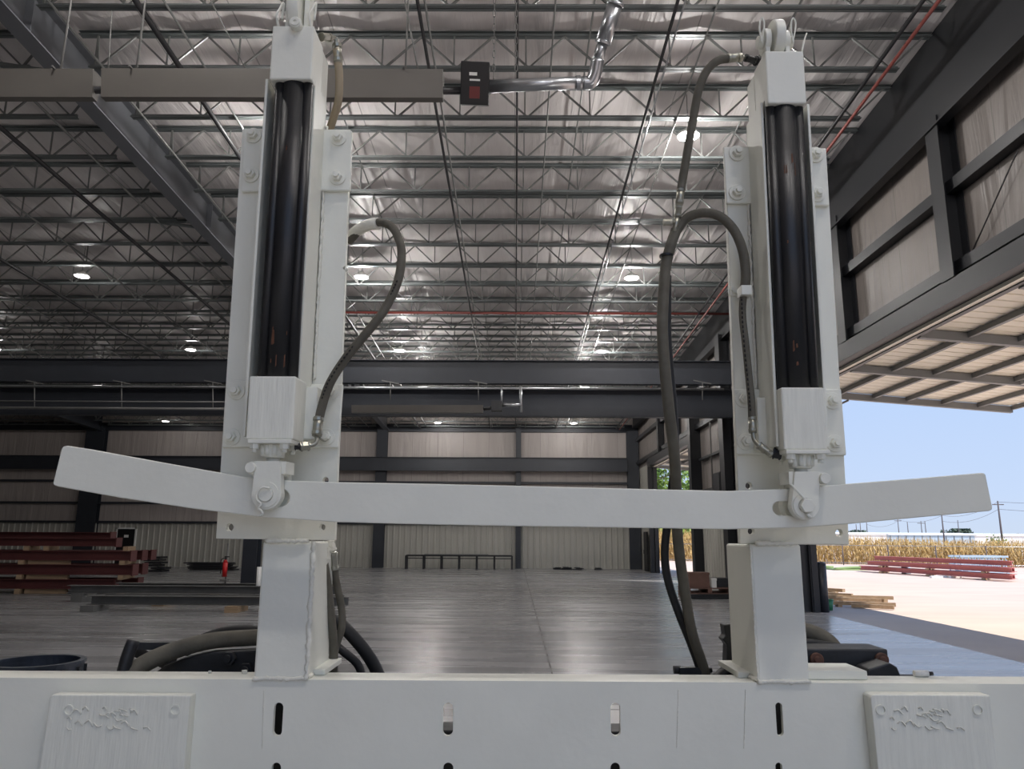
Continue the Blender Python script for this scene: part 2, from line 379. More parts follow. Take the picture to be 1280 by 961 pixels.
# deep eave girder along the right wall, level bottom edge
t = thing('eave_girder', 'deep dark eave girder running back above the right wall', 'girder', (6.95, 15, 8.5))
g = MB(); X0, X1 = 6.86, 6.9
g.hexa([(X0, YB, 8.55), (X1, YB, 8.55), (X1, YF-.2, 8.0), (X0, YF-.2, 8.0), (X0, YB, roofz(YB)-.03), (X1, YB, roofz(YB)-.03), (X1, YF-.2, roofz(YF)-.03), (X0, YF-.2, roofz(YF)-.03)]); g.build('web_plate', M['dark'], t)
g = MB(); g.hexa([(6.79, YB, 8.52), (6.98, YB, 8.52), (6.98, YF-.2, 7.97), (6.79, YF-.2, 7.97), (6.79, YB, 8.55), (6.98, YB, 8.55), (6.98, YF-.2, 8.0), (6.79, YF-.2, 8.0)]); g.build('bottom_flange', M['dark'], t)
# wall posts and girts above the doors
def post(x, y, z0, z1, dx, dy, label, group=None, name='wall_post', m='dark'):
    mb = MB(); mb.ibeam((x, y, z0), (x, y, z1), dx, dy, .018, .012, side=(0, 1, 0)) if False else mb.sweep((x, y, z0), (x, y, z1), [(-dx/2, -dy/2), (dx/2, -dy/2), (dx/2, -dy/2+.02), (.008, -dy/2+.02), (.008, dy/2-.02), (dx/2, dy/2-.02), (dx/2, dy/2), (-dx/2, dy/2), (-dx/2, dy/2-.02), (-.008, dy/2-.02), (-.008, -dy/2+.02), (-dx/2, -dy/2+.02)], (0, 1, 0))
    return steel(name, label, 'post', mb, M[m], group)
for yy, lb in ((15.45, 'dark steel wall post above the big doorway nearest the right mast'), (11.5, 'dark steel wall post above the big doorway further right'), (7.6, 'dark steel wall post above the doorway beyond the photo edge')):
    post(6.98, yy, HZ+.42, 8.5, .36, .3, lb)
for zz, lb in ((7.28, 'upper dark girt crossing the right wall'), (5.93, 'lower dark girt just above the door header')):
    mb = MB(); mb.sweep((7.05, YB+.2, zz), (7.05, YF-.3, zz), [(-.1, -.1), (.1, -.1), (.1, -.085), (-.085, -.085), (-.085, .085), (.1, .085), (.1, .1), (-.1, .1)]); steel('wall_girt', lb, 'girt', mb, M['dark'])
mb = MB(); a = aX(1273, 186, 7.06); b = aX(1215, 315, 7.06); mb.cyl(a, b, .012, n=6); steel('brace_rod', 'thin bracing rod slanting on right wall blanket', 'rod', mb, M['blackpipe'])
for (y0, y1), lb in ((D1, 'dark header beam over near big doorway'), (D2, 'dark header beam over far big doorway')):
    t = thing('door_header', lb, 'header beam', (6.98, (y0+y1)/2, HZ))
    g = MB(); g.bb((6.85, y0-.3, HZ+.06), (7.1, y1+.3, HZ+.42)); g.build('beam', M['dark'], t)
    g = MB(); g.bb((7.1, y0-.1, HZ+.0), (7.2, y1+.1, HZ+.1)); g.build('flashing', M['door'], t, label='pale flashing strip')
    g = MB(); g.bb((7.2, y0-.1, HZ-.02), (7.3, y1+.1, HZ+.1)); g.build('door_seal', M['black'], t, label='black rubber seal')
# jambs
for zz, lb in ((4.6, 'girt on the wall pier between the doorways, upper'), (3.4, 'girt on the wall pier between the doorways, lower')):
    mb = MB(); mb.bb((6.98, 22.5, zz), (7.1, 29.0, zz+.09)); steel('wall_girt', lb, 'girt', mb, M['dark'])
for yy, lb in ((36.5, 'dark wall post above the far doorway, far one'), (32.8, 'dark wall post above the far doorway, near one')):
    post(6.98, yy, HZ+.42, 8.1, .36, .3, lb)
t = thing('electric_panel', 'dark electrical cabinet hanging on the wall pier', 'cabinet', (7.0, 25.8, 2.9)); g = MB(); g.bb((6.8, 25.4, 2.5), (6.97, 26.3, 3.9)); g.build('cabinet_body', M['dark'], t, .01)
g = MB(); g.bb((6.78, 25.45, 2.55), (6.8, 26.25, 3.85)); g.build('cabinet_door', M['dark'], t)
g = MB(); g.cyl((6.95, 25.8, 3.9), (6.95, 25.8, 8.2), .03, n=8); g.cyl((6.98, 27.1, 2.5), (6.98, 27.1, 8.2), .025, n=8); g.build('conduit', M['greysteel'], t)
for yy, lb, mm in ((18.95, 'dark jamb column at far side of near big doorway', 'dark'), (29.7, 'dark jamb column at near side of far big doorway', 'dark'), (39.5, 'grey blue jamb column at far side of far doorway', 'dark'), (24.6, 'dark full height wall column right of the far doorway', 'dark'), (22.2, 'dark wall column between the two big doorways', 'dark')):
    if yy in (22.2, 24.6): post(6.85, yy, 0, 8.4, .5, .35, lb, name='wall_column')
    elif yy == 29.7: post(6.95, 29.3, 0, 8.3, .4, .5, lb, name='wall_column')
    else: post(7.0, yy, 0, HZ+.03, .28, .3, lb, name='door_jamb', m=mm)
for (y0, y1), lb in (((18.84, 19.1), 'navy trim wrapping the wall edge beside the bollard'), ((29.5, 29.86), 'navy trim wrapping the wall edge at near side of far doorway'), ((39.34, 39.7), 'navy trim wrapping the wall edge at far side of far doorway')):
    mb = MB(); mb.bb((7.1, y0, 0), (7.29, y1, HZ)); steel('edge_trim', lb, 'trim', mb, M['dark'])
# interior column at the left girder
t = thing('steel_column', 'blue grey steel column under the left roof girder', 'column', (GX, 22.0, 0))
g = MB(); g.sweep((GX-.15, 22, .03), (GX-.15, 22, rz_(22)-.15), [(-.2, -.2), (.2, -.2), (.2, -.175), (.012, -.175), (.012, .175), (.2, .175), (.2, .2), (-.2, .2), (-.2, .175), (-.012, .175), (-.012, -.175), (-.2, -.175)], (1, 0, 0)); g.build('shaft', M['navy'], t)
g = MB(); g.bb((GX-.45, 21.7, 0), (GX+.15, 22.3, .03)); g.build('base_plate', M['navy'], t)
# transverse beams
B1Y, B2Y = 21.5, 22.6
z1a, z1b = aY(600, 480, B1Y).z, aY(600, 451, B1Y).z
z2a, z2b = aY(600, 521, B2Y).z, aY(600, 487, B2Y).z
mb = MB(); mb.ibeam((XL+.2, B1Y, z1a), (6.7, B1Y, z1a), z1b-z1a, .25); steel('cross_beam', 'dark horizontal beam crossing the hall, the upper one', 'beam', mb, M['navy'])
mb = MB(); mb.ibeam((XL+.2, B2Y, z2a), (6.7, B2Y, z2a), z2b-z2a, .25); steel('cross_beam', 'dark horizontal beam crossing the hall, the lower one', 'beam', mb, M['navy'])
# far wall steel
for a, b, lb in ((-8.05, -7.45, 'dark far wall column behind the left mast'), (.02, .32, 'thin dark far wall column at mid photo'), (6.45, 7.1, 'dark corner column at right end of far wall'), (-25.0, -23.9, 'wide dark far wall column at left')):
    mb = MB(); mb.bb((a, YF-.5, 0), (b, YF-.48, 8.0)); mb.bb((a, YF-.12, 0), (b, YF-.1, 8.0)); mb.bb(((a+b)/2-.01, YF-.48, 0), ((a+b)/2+.01, YF-.12, 8.0)); steel('wall_column', lb, 'column', mb, M['navy'])
mb = MB(); mb.ibeam((XL+.2, YF-.75, 5.42), (6.4, YF-.75, 5.42), .78, .3); steel('wall_beam', 'dark thick beam crossing in front of far wall', 'beam', mb, M['navy'])
for zz, lb in ((4.8, 'thin dark girt on far wall under the thick beam'), (3.55, 'thin dark girt on far wall half hidden by curved bar'), (2.47, 'thin girt capping far wall ribbed liner')):
    mb = MB(); mb.bb((XL+.2, YF-.3, zz-.06), (6.5, YF-.12, zz+.06)); steel('wall_girt', lb, 'girt', mb, M['navy'])
mb = MB(); mb.ibeam((XL+.2, YF-.2, 7.75), (6.8, YF-.2, 7.75), .45, .2); steel('eave_strut', 'dark strut along the top of far wall', 'beam', mb, M['navy'])

# ------------------------------------------------------------------ bar joists
def joist(xa, xb, bl, br, y, label, group):
    z = rz_(y); t = thing('bar_joist', label, 'roof joist', ((xa+xb)/2, y, z), group)
    H = .64
    g = MB()
    for s_ in (-1, 1): g.sweep((xa, y, z+H-.03), (xb, y, z+H-.03), [(s_*.008, 0), (s_*.065, 0), (s_*.065, .008), (s_*.016, .008), (s_*.016, .06), (s_*.008, .06)])
    g.bb((xa, y-.065, z+H+.022), (xb, y+.065, z+H+.03)); g.build('top_chord', M['joist'], t)
    g = MB()
    for s_ in (-1, 1): g.sweep((bl, y, z), (br, y, z), [(s_*.008, 0), (s_*.065, 0), (s_*.065, .01), (s_*.018, .01), (s_*.018, .065), (s_*.008, .065)])
    g.build('bottom_chord', M['joist'], t)
    g = MB(); n = round((br-bl)/1.22); p = (br-bl)/n
    for i in range(n):
        x0 = bl+.12+i*p*(1-.24/(br-bl)); x1 = x0+p*(1-.24/(br-bl)); xm = (x0+x1)/2
        g.rod((x0, y, z+.03), (xm, y, z+H-.03), .03); g.rod((xm, y, z+H-.03), (x1, y, z+.03), .03)
        g.rod((x0-.05, y, z+.03), (x0-.05, y, z+H-.03), .024)
    g.rod((bl+.12, y, z+.03), (xa+.3, y, z+H), .03); g.rod((br-.12, y, z+.03), (xb-.1, y, z+H), .03)
    g.build('web', M['web'], t)
    return t
j0, nj = 11.24-3*1.4, 27
rk = lambda k, n: ('the nearest one' if k == 0 else 'the farthest one' if k == n-1 else 'number %d from the viewer' % (k+1))
gr = 'joists over the middle bay'; gl = 'joists over the left bay'
ORD = 'first second third fourth fifth sixth seventh eighth ninth tenth eleventh twelfth thirteenth fourteenth fifteenth sixteenth seventeenth eighteenth nineteenth twentieth twenty-first twenty-second twenty-third twenty-fourth twenty-fifth twenty-sixth twenty-seventh'.split()
JR = joist(GX+.02, 6.85, GX+.25, 6.25, j0, 'open web roof joist of the middle bay, first from the viewer', gr)
JL = joist(-24.1, GX-.4, -23.6, GX-.75, j0, 'open web roof joist of the darker left bay, first from the viewer', gl)
JLL = joist(-31, -24.3, -30.8, -24.7, j0+1.4*14, 'open web roof joist beyond the far left girder, first from the viewer', 'joists beyond the far left girder')
for i in range(1, nj):
    y = j0+1.4*i
    dup(JR, (JR.location.x, y, rz_(y)), 'open web roof joist of the middle bay, %s from the viewer' % ORD[i]); dup(JL, (JL.location.x, y, rz_(y)), 'open web roof joist of the darker left bay, %s from the viewer' % ORD[i])
    if i > 14: dup(JLL, (JLL.location.x, y, rz_(y)), 'open web roof joist beyond the far left girder, %s from the viewer' % ORD[i-14])

# long bridging lines and pipes running back under the joists
def depth_line(x, r, dz, m, name, label, cat, y0=6.0, y1=43.5, sq=False):
    mb = MB()
    a = (x, y0, rz_(y0)+dz); b = (x, y1, rz_(y1)+dz)
    mb.rod(a, b, r*2) if sq else mb.cyl(a, b, r, n=8)
    return steel(name, label, cat, mb, m)
for x, r, dz, m, nm, lb, ct in (
    (-5.5, .045, -.06, 'blackpipe', 'gas_pipe', 'thick black pipe running back beside the left girder', 'pipe'),
    (-6.8, .02, -.02, 'web', 'joist_bridging', 'bridging bar nearest the left girder', 'bridging bar'),
    (-5.12, .018, -.02, 'web', 'joist_bridging', 'bridging bar just right of the black left pipe', 'bridging bar'),
    (-1.44, .026, -.05, 'blackpipe', 'conduit', 'dark conduit running back, first left of mid photo', 'conduit'),
    (-1.34, .018, -.02, 'web', 'joist_bridging', 'bridging bar beside the dark conduit left of mid photo', 'bridging bar'),
    (0.0, .02, -.04, 'blackpipe', 'joist_bridging', 'dark bridging bar running straight back at mid photo', 'bridging bar'),
    (.55, .014, -.02, 'web', 'joist_bridging', 'thin bridging bar just right of mid photo', 'bridging bar'),
    (2.3, .026, -.06, 'blackpipe', 'conduit', 'black conduit between mid photo and the tall hose', 'conduit'),
    (2.42, .016, -.02, 'galv', 'conduit', 'pale thin conduit beside the black one near mid roof', 'conduit'),
    (2.9, .014, -.02, 'web', 'joist_bridging', 'thin bridging bar passing behind the tall hose', 'bridging bar'),
    (5.8, .032, -.06, 'blackpipe', 'conduit', 'black pipe running back near the right girder', 'pipe'),
    (5.98, .028, -.12, 'redpipe', 'sprinkler_pipe', 'thin red sprinkler pipe running back near the right girder', 'pipe')):
    depth_line(x, r, dz, M[m], nm, lb, ct)
for x, lb in ((-8.5, 'first bridging bar left of the left girder'), (-11.4, 'second bridging bar left of the left girder'), (-15.4, 'third bridging bar left of the left girder'), (-18.4, 'fourth bridging bar left of the left girder')):
    depth_line(x, .025, -.02, M['web'], 'joist_bridging', lb, 'bridging bar')
for x, lb in ((-9.6, 'black pipe crossing dark left bay roof, right one'), (-13.7, 'black pipe crossing dark left bay roof, left one')):
    depth_line(x, .045, -.06, M['blackpipe'], 'gas_pipe', lb, 'pipe', y0=10)
# upper-chord bridging, seen between the chords
for x, lb in ((-3.4, 'upper bridging bar left of the burner box'), (1.2, 'upper bridging bar right of mid photo'), (4.4, 'upper bridging bar near the right mast')):
    depth_line(x, .016, .6, M['web'], 'joist_bridging', lb, 'bridging bar')
mb = MB(); y = 23.3; mb.cyl((-7.0, y, rz_(y)-.05), (6.8, y, rz_(y)-.05), .04, n=8); steel('sprinkler_pipe', 'red sprinkler main crossing under the joists', 'pipe', mb, M['redpipe'])

# ------------------------------------------------------------------ high bay lamps
t0 = None; lampdata = bpy.data.lights.new('lamp_light', 'POINT'); lampdata.energy = LAMP_POWER; lampdata.shadow_soft_size = .17; lampdata.color = (1, .96, .93)
lampdim = lampdata.copy(); lampdim.energy = LAMP_POWER*.12
lampfar = lampdata.copy(); lampfar.energy = LAMP_POWER*.45
pos = []
for y, row in ((13.0, 'front row'), (20.1, 'second row'), (27.4, 'third row'), (34.5, 'fourth row'), (41.6, 'back row')):
    for x, cn in ((3.2, 'right'), (-4.3, 'middle'), (-12.1, 'left'), (-19.4, 'far left')):
        pos.append((x, y, 'round white high bay lamp, %s lamp of the %s from the viewer' % (cn, row)))
for x in (4.6, 1.6): pos.append((x, -1.2, 'added high bay fill lamp behind the viewer, %s one' % ('right' if x > 4 else 'left')))  # unseen pair added to brighten the front of the machine
for x in (3.2, -4.3, -12.1): pos.append((x, 5.9, 'round white high bay lamp above the photo frame, %s one' % {3.2: 'right', -4.3: 'middle', -12.1: 'left'}[x]))
for x, y, lb in pos:
    z = rz_(y)-.1
    if t0 is None:
        t0 = thing('high_bay_lamp', lb, 'ceiling lamp', (x, y, z), 'high bay lamps')
        g = MB(); g.cyl((x, y, z-.02), (x, y, z+.05), .20, .17, n=20); g.cyl((x, y, z+.05), (x, y, z+.13), .09, .06, n=14); g.build('housing', M['white'], t0)
        g = MB(); g.cyl((x, y, z-.03), (x, y, z-.022), .17, n=20); g.build('lens', M['lens'], t0)
        g = MB(); g.cyl((x, y, z+.13), (x, y, z+.84), .008, n=6); g.build('hanger', M['web'], t0)
    else: dup(t0, (x, y, z), lb)
    lo = bpy.data.objects.new('lamp_light', (lampfar if y > 38 else lampdata) if x > -10 else lampdim); C.objects.link(lo); lo.location = (x, y, z-.06)

# ------------------------------------------------------------------ big doors raised like canopies
def canopy(n, y0, y1, label):
    t = thing('door_%d' % n, label, 'door', (7.3, (y0+y1)/2, HZ)); t['kind'] = 'structure'
    dx, dz = 5.25, -.42; X0 = 7.3
    def q(s, y, d=0): return Vector((X0+dx*s, y, HZ+.02+dz*s+d))
    g = MB(); pts = []; y = y0; prof = []
    while y < y1-.01:
        prof += [(y, 0), (y+.25, 0), (y+.26, .06), (y+.3, .06)]; y += .31
    prof.append((y1, 0)); m_ = len(prof)
    g.add([q(0, a, .12+b) for a, b in prof]+[q(1, a, .12+b) for a, b in prof]+[q(0, a, .2) for a, b in prof]+[q(1, a, .2) for a, b in prof],
          [(i, i+1, i+1+m_, i+m_) for i in range(m_-1)]+[(2*m_+i, 3*m_+i, 3*m_+i+1, 2*m_+i+1) for i in range(m_-1)])
    g.build('panel', M['door'], t, fix=False)
    k = round((y1-y0)/2.75)
    for i in range(k+1):
        y = y0+(y1-y0)*i/k; g = MB(); g.sweep(q(0, y, -.06), q(1, y, -.06), [(-.06, 0), (.06, 0), (.06, .16), (-.06, .16)]); g.build('frame_rail', M['doorframe'], t)
    for s in (.0, .17, .34, .5, .67, .84, 1.0):
        g = MB(); g.rod(q(s, y0, .06), q(s, y1, .06), .08, .1); g.build('purlin', M['doorframe'], t)
    g = MB(); g.cyl((7.15, y1+.05, HZ-.75), q(.22, y1-.0, -.08), .025, n=8); g.build('strut', M['greysteel'], t)
    a = q(.72, y1-3.0, .02); g = MB(); g.box(a, (.35, .2, .12)); g.cyl(a+Vector((0, 0, -.06)), a+Vector((0, 0, -.11)), .06, n=10); g.build('work_light', M['white'], t)
canopy(1, D1[0], 19.05, 'near big door raised flat like a canopy, white ribbed underside')
canopy(2, D2[0]-.1, D2[1]+.1, 'far big door raised flat like a canopy')

# ------------------------------------------------------------------ radiant heater and flue
def hood(x0, x1, y, z, label, tilt=0):
    t = thing('tube_heater', label, 'heater', ((x0+x1)/2, y, z))
    g = MB(); pr = [(-.30, 0), (-.285, 0), (-.13, .22), (.13, .22), (.285, 0), (.30, 0), (.14, .24), (-.14, .24)]
    # front skirt is tall so that the hood reads as a flat grey band
    pr = [(-.05, 0), (.05, 0), (.11, .33), (-.11, .33)]
    g.sweep((x0, y, z), (x1, y, z+tilt), pr); g.build('reflector', M['heater'], t)
    g = MB(); g.cyl((x0, y, z+.12), (x1+(.25 if x1 > -2 else .1), y, z+.12+tilt), .045, n=12); g.build('burner_tube', M['blackpipe'], t)
    for x in (x0+.35, x1-.45):
        g = MB(); g.rod((x, y-.16, z+.33), (x, y+.16, z+.33), .02); g.cyl((x, y, z+.33), (x, y+.05, rz_(y)), .012, n=6); g.build('hanger_chain', M['greysteel'], t)
    return t
hy = 8.0
hood(-4.82, -.86, hy, 6.68, 'long grey tube heater hood hanging behind the left mast')
hood(-9.6, -4.98, hy+.1, 6.74, 'long grey tube heater hood at left photo edge')
bx = aY(594, 105, hy)
t = thing('burner_box', 'black burner control box at end of the hanging heater', 'heater control', bx)
R = Matrix.Rotation(math.radians(28), 3, 'X')@Matrix.Rotation(math.radians(2), 3, 'Y')
g = MB(); g.box(bx, (.33, .2, .47), R=R); g.build('case', M['black'], t, .01)
nf = R@Vector((0, -1, 0))
g = MB(); g.box(bx+nf*.101+R@Vector((-.02, 0, .10)), (.09, .006, .035), R=R); g.box(bx+nf*.101+R@Vector((0, 0, .035)), (.12, .006, .02), R=R); g.build('white_label', M['white'], t, label='small white printed labels')
g = MB(); g.box(bx+nf*.101+R@Vector((0, 0, -.10)), (.12, .006, .13), R=R); g.build('warning_label', M['label_red'], t, label='dull red warning label')
fl = thing('flue_pipe', 'shiny galvanised flue pipe bending up from the burner box', 'pipe', (bx.x+.2, hy, bx.z))
g = MB(); p1 = Vector((bx.x+.15, hy+.05, bx.z)); p2 = aY(738, 103, hy+.05); g.cyl(p1, p2, .075, n=16); g.build('horizontal_run', M['galv'], fl)
g = MB(); p3 = aY(769, 5, hy-.35); p4 = aY(777, -70, hy-.7); g.tube([p1.lerp(p2, .93), p2, p2+(p3-p2)*.12+Vector((.02, 0, 0)), p2+(p3-p2)*.3], .078, n=16); g.build('elbow', M['galv'], fl)
g = MB(); d = (p3-p2); g.cyl(p2+d*.25, p2+d*.55, .066, n=16); g.cyl(p2+d*.52, p3, .09, n=16); g.cyl(p3-d*.02, p3+d*.02, .102, n=16); g.cyl(p3, p4, .08, n=16); g.build('riser', M['galv'], fl)
g = MB(); g.ring(p2+d*.5, p2+d*.53, .094, .06); g.build('band_clamp', M['galv'], fl); g = MB(); g.ring(p1.lerp(p2, .86), p1.lerp(p2, .9), .084, .07); g.build('band_clamp', M['galv'], fl)
for px, lb in ((617, 'chain hanging down onto the burner box'), (645, 'chain hanging down beside the burner box')):
    mb = MB(); a = aY(px, 98, hy); b = Vector((a.x, a.y+.1, rz_(hy))); n = 26
    for i in range(n):
        p = a.lerp(b, (i+.5)/n); q_ = (b-a)/n*.62; sd_ = Vector((.014, 0, 0)) if i % 2 else Vector((0, .014, 0))
        mb.tube([p-q_, p-q_*.5+sd_, p+q_*.5+sd_, p+q_, p+q_*.5-sd_, p-q_*.5-sd_, p-q_], .005, n=5, sub=2)
    steel('hanger_chain', lb, 'chain', mb, M['greysteel'])
mb = MB(); a = aY(505, -5, hy); b = aY(524, 95, hy); mb.cyl(a, b, .012, n=6); steel('hanger_wire', 'wire holding up the heater hood right of left mast', 'wire', mb, M['greysteel'])
mb = MB(); a = aY(258, -10, hy); b = aY(310, 92, hy); mb.cyl(a, b, .008, n=6); steel('hanger_wire', 'thin slanting wire to the heater hood left of left mast', 'wire', mb, M['greysteel'])
mb = MB(); a = aY(140, 14, hy); b = aY(135, 88, hy); mb.cyl(a, b, .009, n=6); steel('hanger_wire', 'short upright wire between the two heater hoods', 'wire', mb, M['greysteel'])
# far heater under the cross beams
t = thing('tube_heater', 'small distant tube heater below the lower cross beam', 'heater', aY(560, 510, 20.8))
a = aY(440, 516, 20.8); b = aY(604, 516, 20.8); g = MB(); g.sweep(a, b, [(-.07, 0), (.07, 0), (.12, .2), (-.12, .2)]); g.build('reflector', M['heater'], t)
c = aY(621, 508, 20.8); g = MB(); g.box(c, (.3, .3, .26)); g.build('burner_case', M['black'], t); g = MB(); g.cyl(b+Vector((0, 0, .1)), c, .05, n=8); g.build('burner_tube', M['blackpipe'], t)
g = MB(); pts = [aY(628, 506, 20.8), aY(651, 506, 20.8)]
g.cyl(pts[0], pts[1], .05, n=8); g.cyl(aY(651, 515, 20.8), aY(651, 483, 20.8), .045, n=8); g.cyl(aY(627, 506, 20.8), aY(627, 483, 20.8), .03, n=8); g.build('flue', M['galv'], t)
# conduit runs hung below the upper cross beam
for py, r, lb in ((482.5, .035, 'upper pale conduit hung under the cross beam'), (501, .02, 'thin middle conduit hung under the cross beam'), (509.5, .035, 'lower dark conduit hung under the cross beam')):
    a = aY(-30, py, 21.1); b = aY(905, py+4, 21.1); b.z = a.z
    if py > 490: b = aY(282, py, 21.1); b.z = a.z
    mb = MB(); mb.cyl(a, b, r, n=8); steel('conduit', lb, 'conduit', mb, M['galv'] if py < 490 else M['greysteel'])
for px in (43, 152, 266, 488, 598, 878):
    mb = MB(); a = aY(px, 478, 21.1); b = aY(px, 511 if px < 300 else 500, 21.1); mb.cyl(a, b, .016, n=6); mb.rod(a-Vector((.25, 0, -.06)), a+Vector((.25, 0, -.04)), .03)
    steel('pipe_hanger', 'thin rod hanger under the upper cross beam, %s from left photo edge' % {43: 'first', 152: 'second', 266: 'third', 488: 'fourth', 598: 'fifth', 878: 'last'}[px], 'hanger', mb, M['greysteel'], 'pipe hangers under the cross beam')

# ------------------------------------------------------------------ stacked steel, left
def ibeam_thing(p0, p1, h, b, m, name, label, group, end=False):
    mb = MB(); mb.ibeam(p0, p1, h, b, .02, .014)
    if end: mb.bb((p1[0]-.02, p1[1]-b/2-.03, p1[2]-.02), (p1[0]+.02, p1[1]+b/2+.03, p1[2]+h+.02))
    return steel(name, label, 'steel beam', mb, m, group)
def px_x(px, y, z): 
    # X of the photo column px at depth y and height z
    lo = aY(px, 700, y); return lo.x
rows = [(.14, .28, 23.4, 150), (.14, .28, 24.3, 178), (.55, .3, 23.4, 170), (.55, .3, 24.3, 182), (.97, .28, 23.4, 166), (.97, .28, 24.3, 180), (.97, .28, 24.9, 191), (1.38, .24, 23.7, 146), (1.62, .18, 24.3, 138)]
for i, (z, h, y, px) in enumerate(rows):
    lay = ['bottom', 'bottom', 'second', 'second', 'third', 'third', 'third', 'top', 'top'][i]; wh = ['front', 'rear', 'front', 'rear', 'front', 'middle', 'rear', 'front', 'rear'][i]
    ibeam_thing((-30.5, y, z), (px_x(px, y, z), y, z), h, .3, M['redsteel'], 'steel_beam', 'dark red primed beam in left stack, %s layer, %s one' % (lay, wh), 'red beams in the left stack', True)
for z0, z1 in ((0, .14), (.42, .55), (.85, .97), (1.25, 1.38)):
    for px, tl in ((25, 'left'), (50, 'middle'), (150, 'right')):
        x = px_x(px, 23.4, z0); mb = MB(); mb.box((x, 23.9, (z0+z1)/2), (.14, 1.6 if z0 < 1 else 1.0, z1-z0), rz=.25)
        if px == 50 and z0 < 1: mb = MB(); mb.box((x+.3, 23.4, (z0+z1)/2), (1.2, .12, (z1-z0)*.98), rz=.06)
        steel('cribbing_block', 'pine cribbing block between red beams, %s column, %s level' % (tl, {0: 'floor', .42: 'second', .85: 'third', 1.25: 'top'}[z0]), 'wood block', mb, M['wood'], 'cribbing in the left beam stack')
# grey members on blocks
a = aZ(90, 752, 0); 
for (pxa, pxb, y, z, h, b, lb, xe) in ((90, 330, 20.6, .22, .2, .2, 'long grey channel on blocks, upper left one', 0), (150, 330, 21.4, .22, .22, .2, 'long grey channel lying behind the first, starting further right', 0), (117, 330, 18.2, .14, .2, .22, 'long grey channel nearest the viewer on blocks', 0), (135, 330, 19.0, .2, .12, .1, 'thin grey bar between the grey channels', 0)):
    mb = MB(); x0 = px_x(pxa, y, z); x1 = px_x(pxb, y, z)
    mb.sweep((x0, y, z), (x1+2.0, y, z), [(-b/2, 0), (b/2, 0), (b/2, .012), (-b/2+.012, .012), (-b/2+.012, h-.012), (b/2, h-.012), (b/2, h), (-b/2, h)])
    steel('steel_channel', lb, 'steel channel', mb, M['greysteel'], 'grey channels on the floor')
for px, y, z1_, lb in ((125, 18.2, .14, 'left end block under the near grey channel'), (300, 18.2, .14, 'right block under the near grey channel'), (265, 21.0, .22, 'wood block under the rear grey channels'), (110, 20.8, .22, 'left block under the rear grey channels'), (210, 19.8, .2, 'middle block between grey channels')):
    x = px_x(px, y, .1); mb = MB(); mb.bb((x-.15, y-.35, 0), (x+.15, y+.35, z1_)); steel('support_block', lb, 'wood block', mb, M['wood'] if px > 200 else M['greysteel'], 'blocks under the grey channels')
# fire extinguisher on a stand at the column
ex = Vector((GX-.62, 21.3, 0)); t = thing('fire_extinguisher', 'red fire extinguisher on stand by the steel column', 'fire extinguisher', ex)
g = MB(); g.cyl(ex+Vector((0, 0, .62)), ex+Vector((0, 0, 1.0)), .065, n=14); g.cyl(ex+Vector((0, 0, 1.0)), ex+Vector((0, 0, 1.07)), .065, .03, n=14); g.build('cylinder', M['red'], t)
g = MB(); g.cyl(ex+Vector((0, 0, 1.07)), ex+Vector((0, 0, 1.15)), .02, n=8); g.box(ex+Vector((.04, 0, 1.15)), (.14, .03, .03)); g.tube([ex+Vector((-.02, 0, 1.12)), ex+Vector((-.12, 0, 1.05)), ex+Vector((-.11, 0, .7))], .012, n=6); g.build('handle', M['black'], t)
g = MB(); g.cyl(ex+Vector((0, .1, 0)), ex+Vector((0, .1, 1.5)), .02, n=8); g.bb(ex+Vector((-.18, -.15, 0)), ex+Vector((.18, .2, .03))); g.bb(ex+Vector((-.09, -.09, .5)), ex+Vector((.09, .11, .55))); g.build('stand', M['greysteel'], t)
mb = MB(); p = Vector((GX+.45, 20.9, 0)); mb.cyl(p, p+Vector((0, 0, .9)), .06, n=10); steel('white_post', 'short white pipe post right of the fire extinguisher', 'post', mb, M['white'])
# exit door in the far wall
t = thing('door_3', 'dark exit door in far wall at left', 'door', (-22.2, YF-.15, 0)); t['kind'] = 'structure'
g = MB(); g.bb((-22.7, YF-.2, 0), (-21.7, YF-.14, 2.08)); g.build('door_leaf', M['extgrey'], t)
g = MB(); g.bb((-22.78, YF-.22, 0), (-22.7, YF-.13, 2.15)); g.bb((-21.7, YF-.22, 0), (-21.62, YF-.13, 2.15)); g.bb((-22.78, YF-.22, 2.08), (-21.62, YF-.13, 2.15)); g.build('door_frame', M['white'], t)
g = MB(); g.bb((-22.3, YF-.215, 1.6), (-22.05, YF-.2, 1.75)); g.build('door_sign', M['white'], t, label='small pale sign')
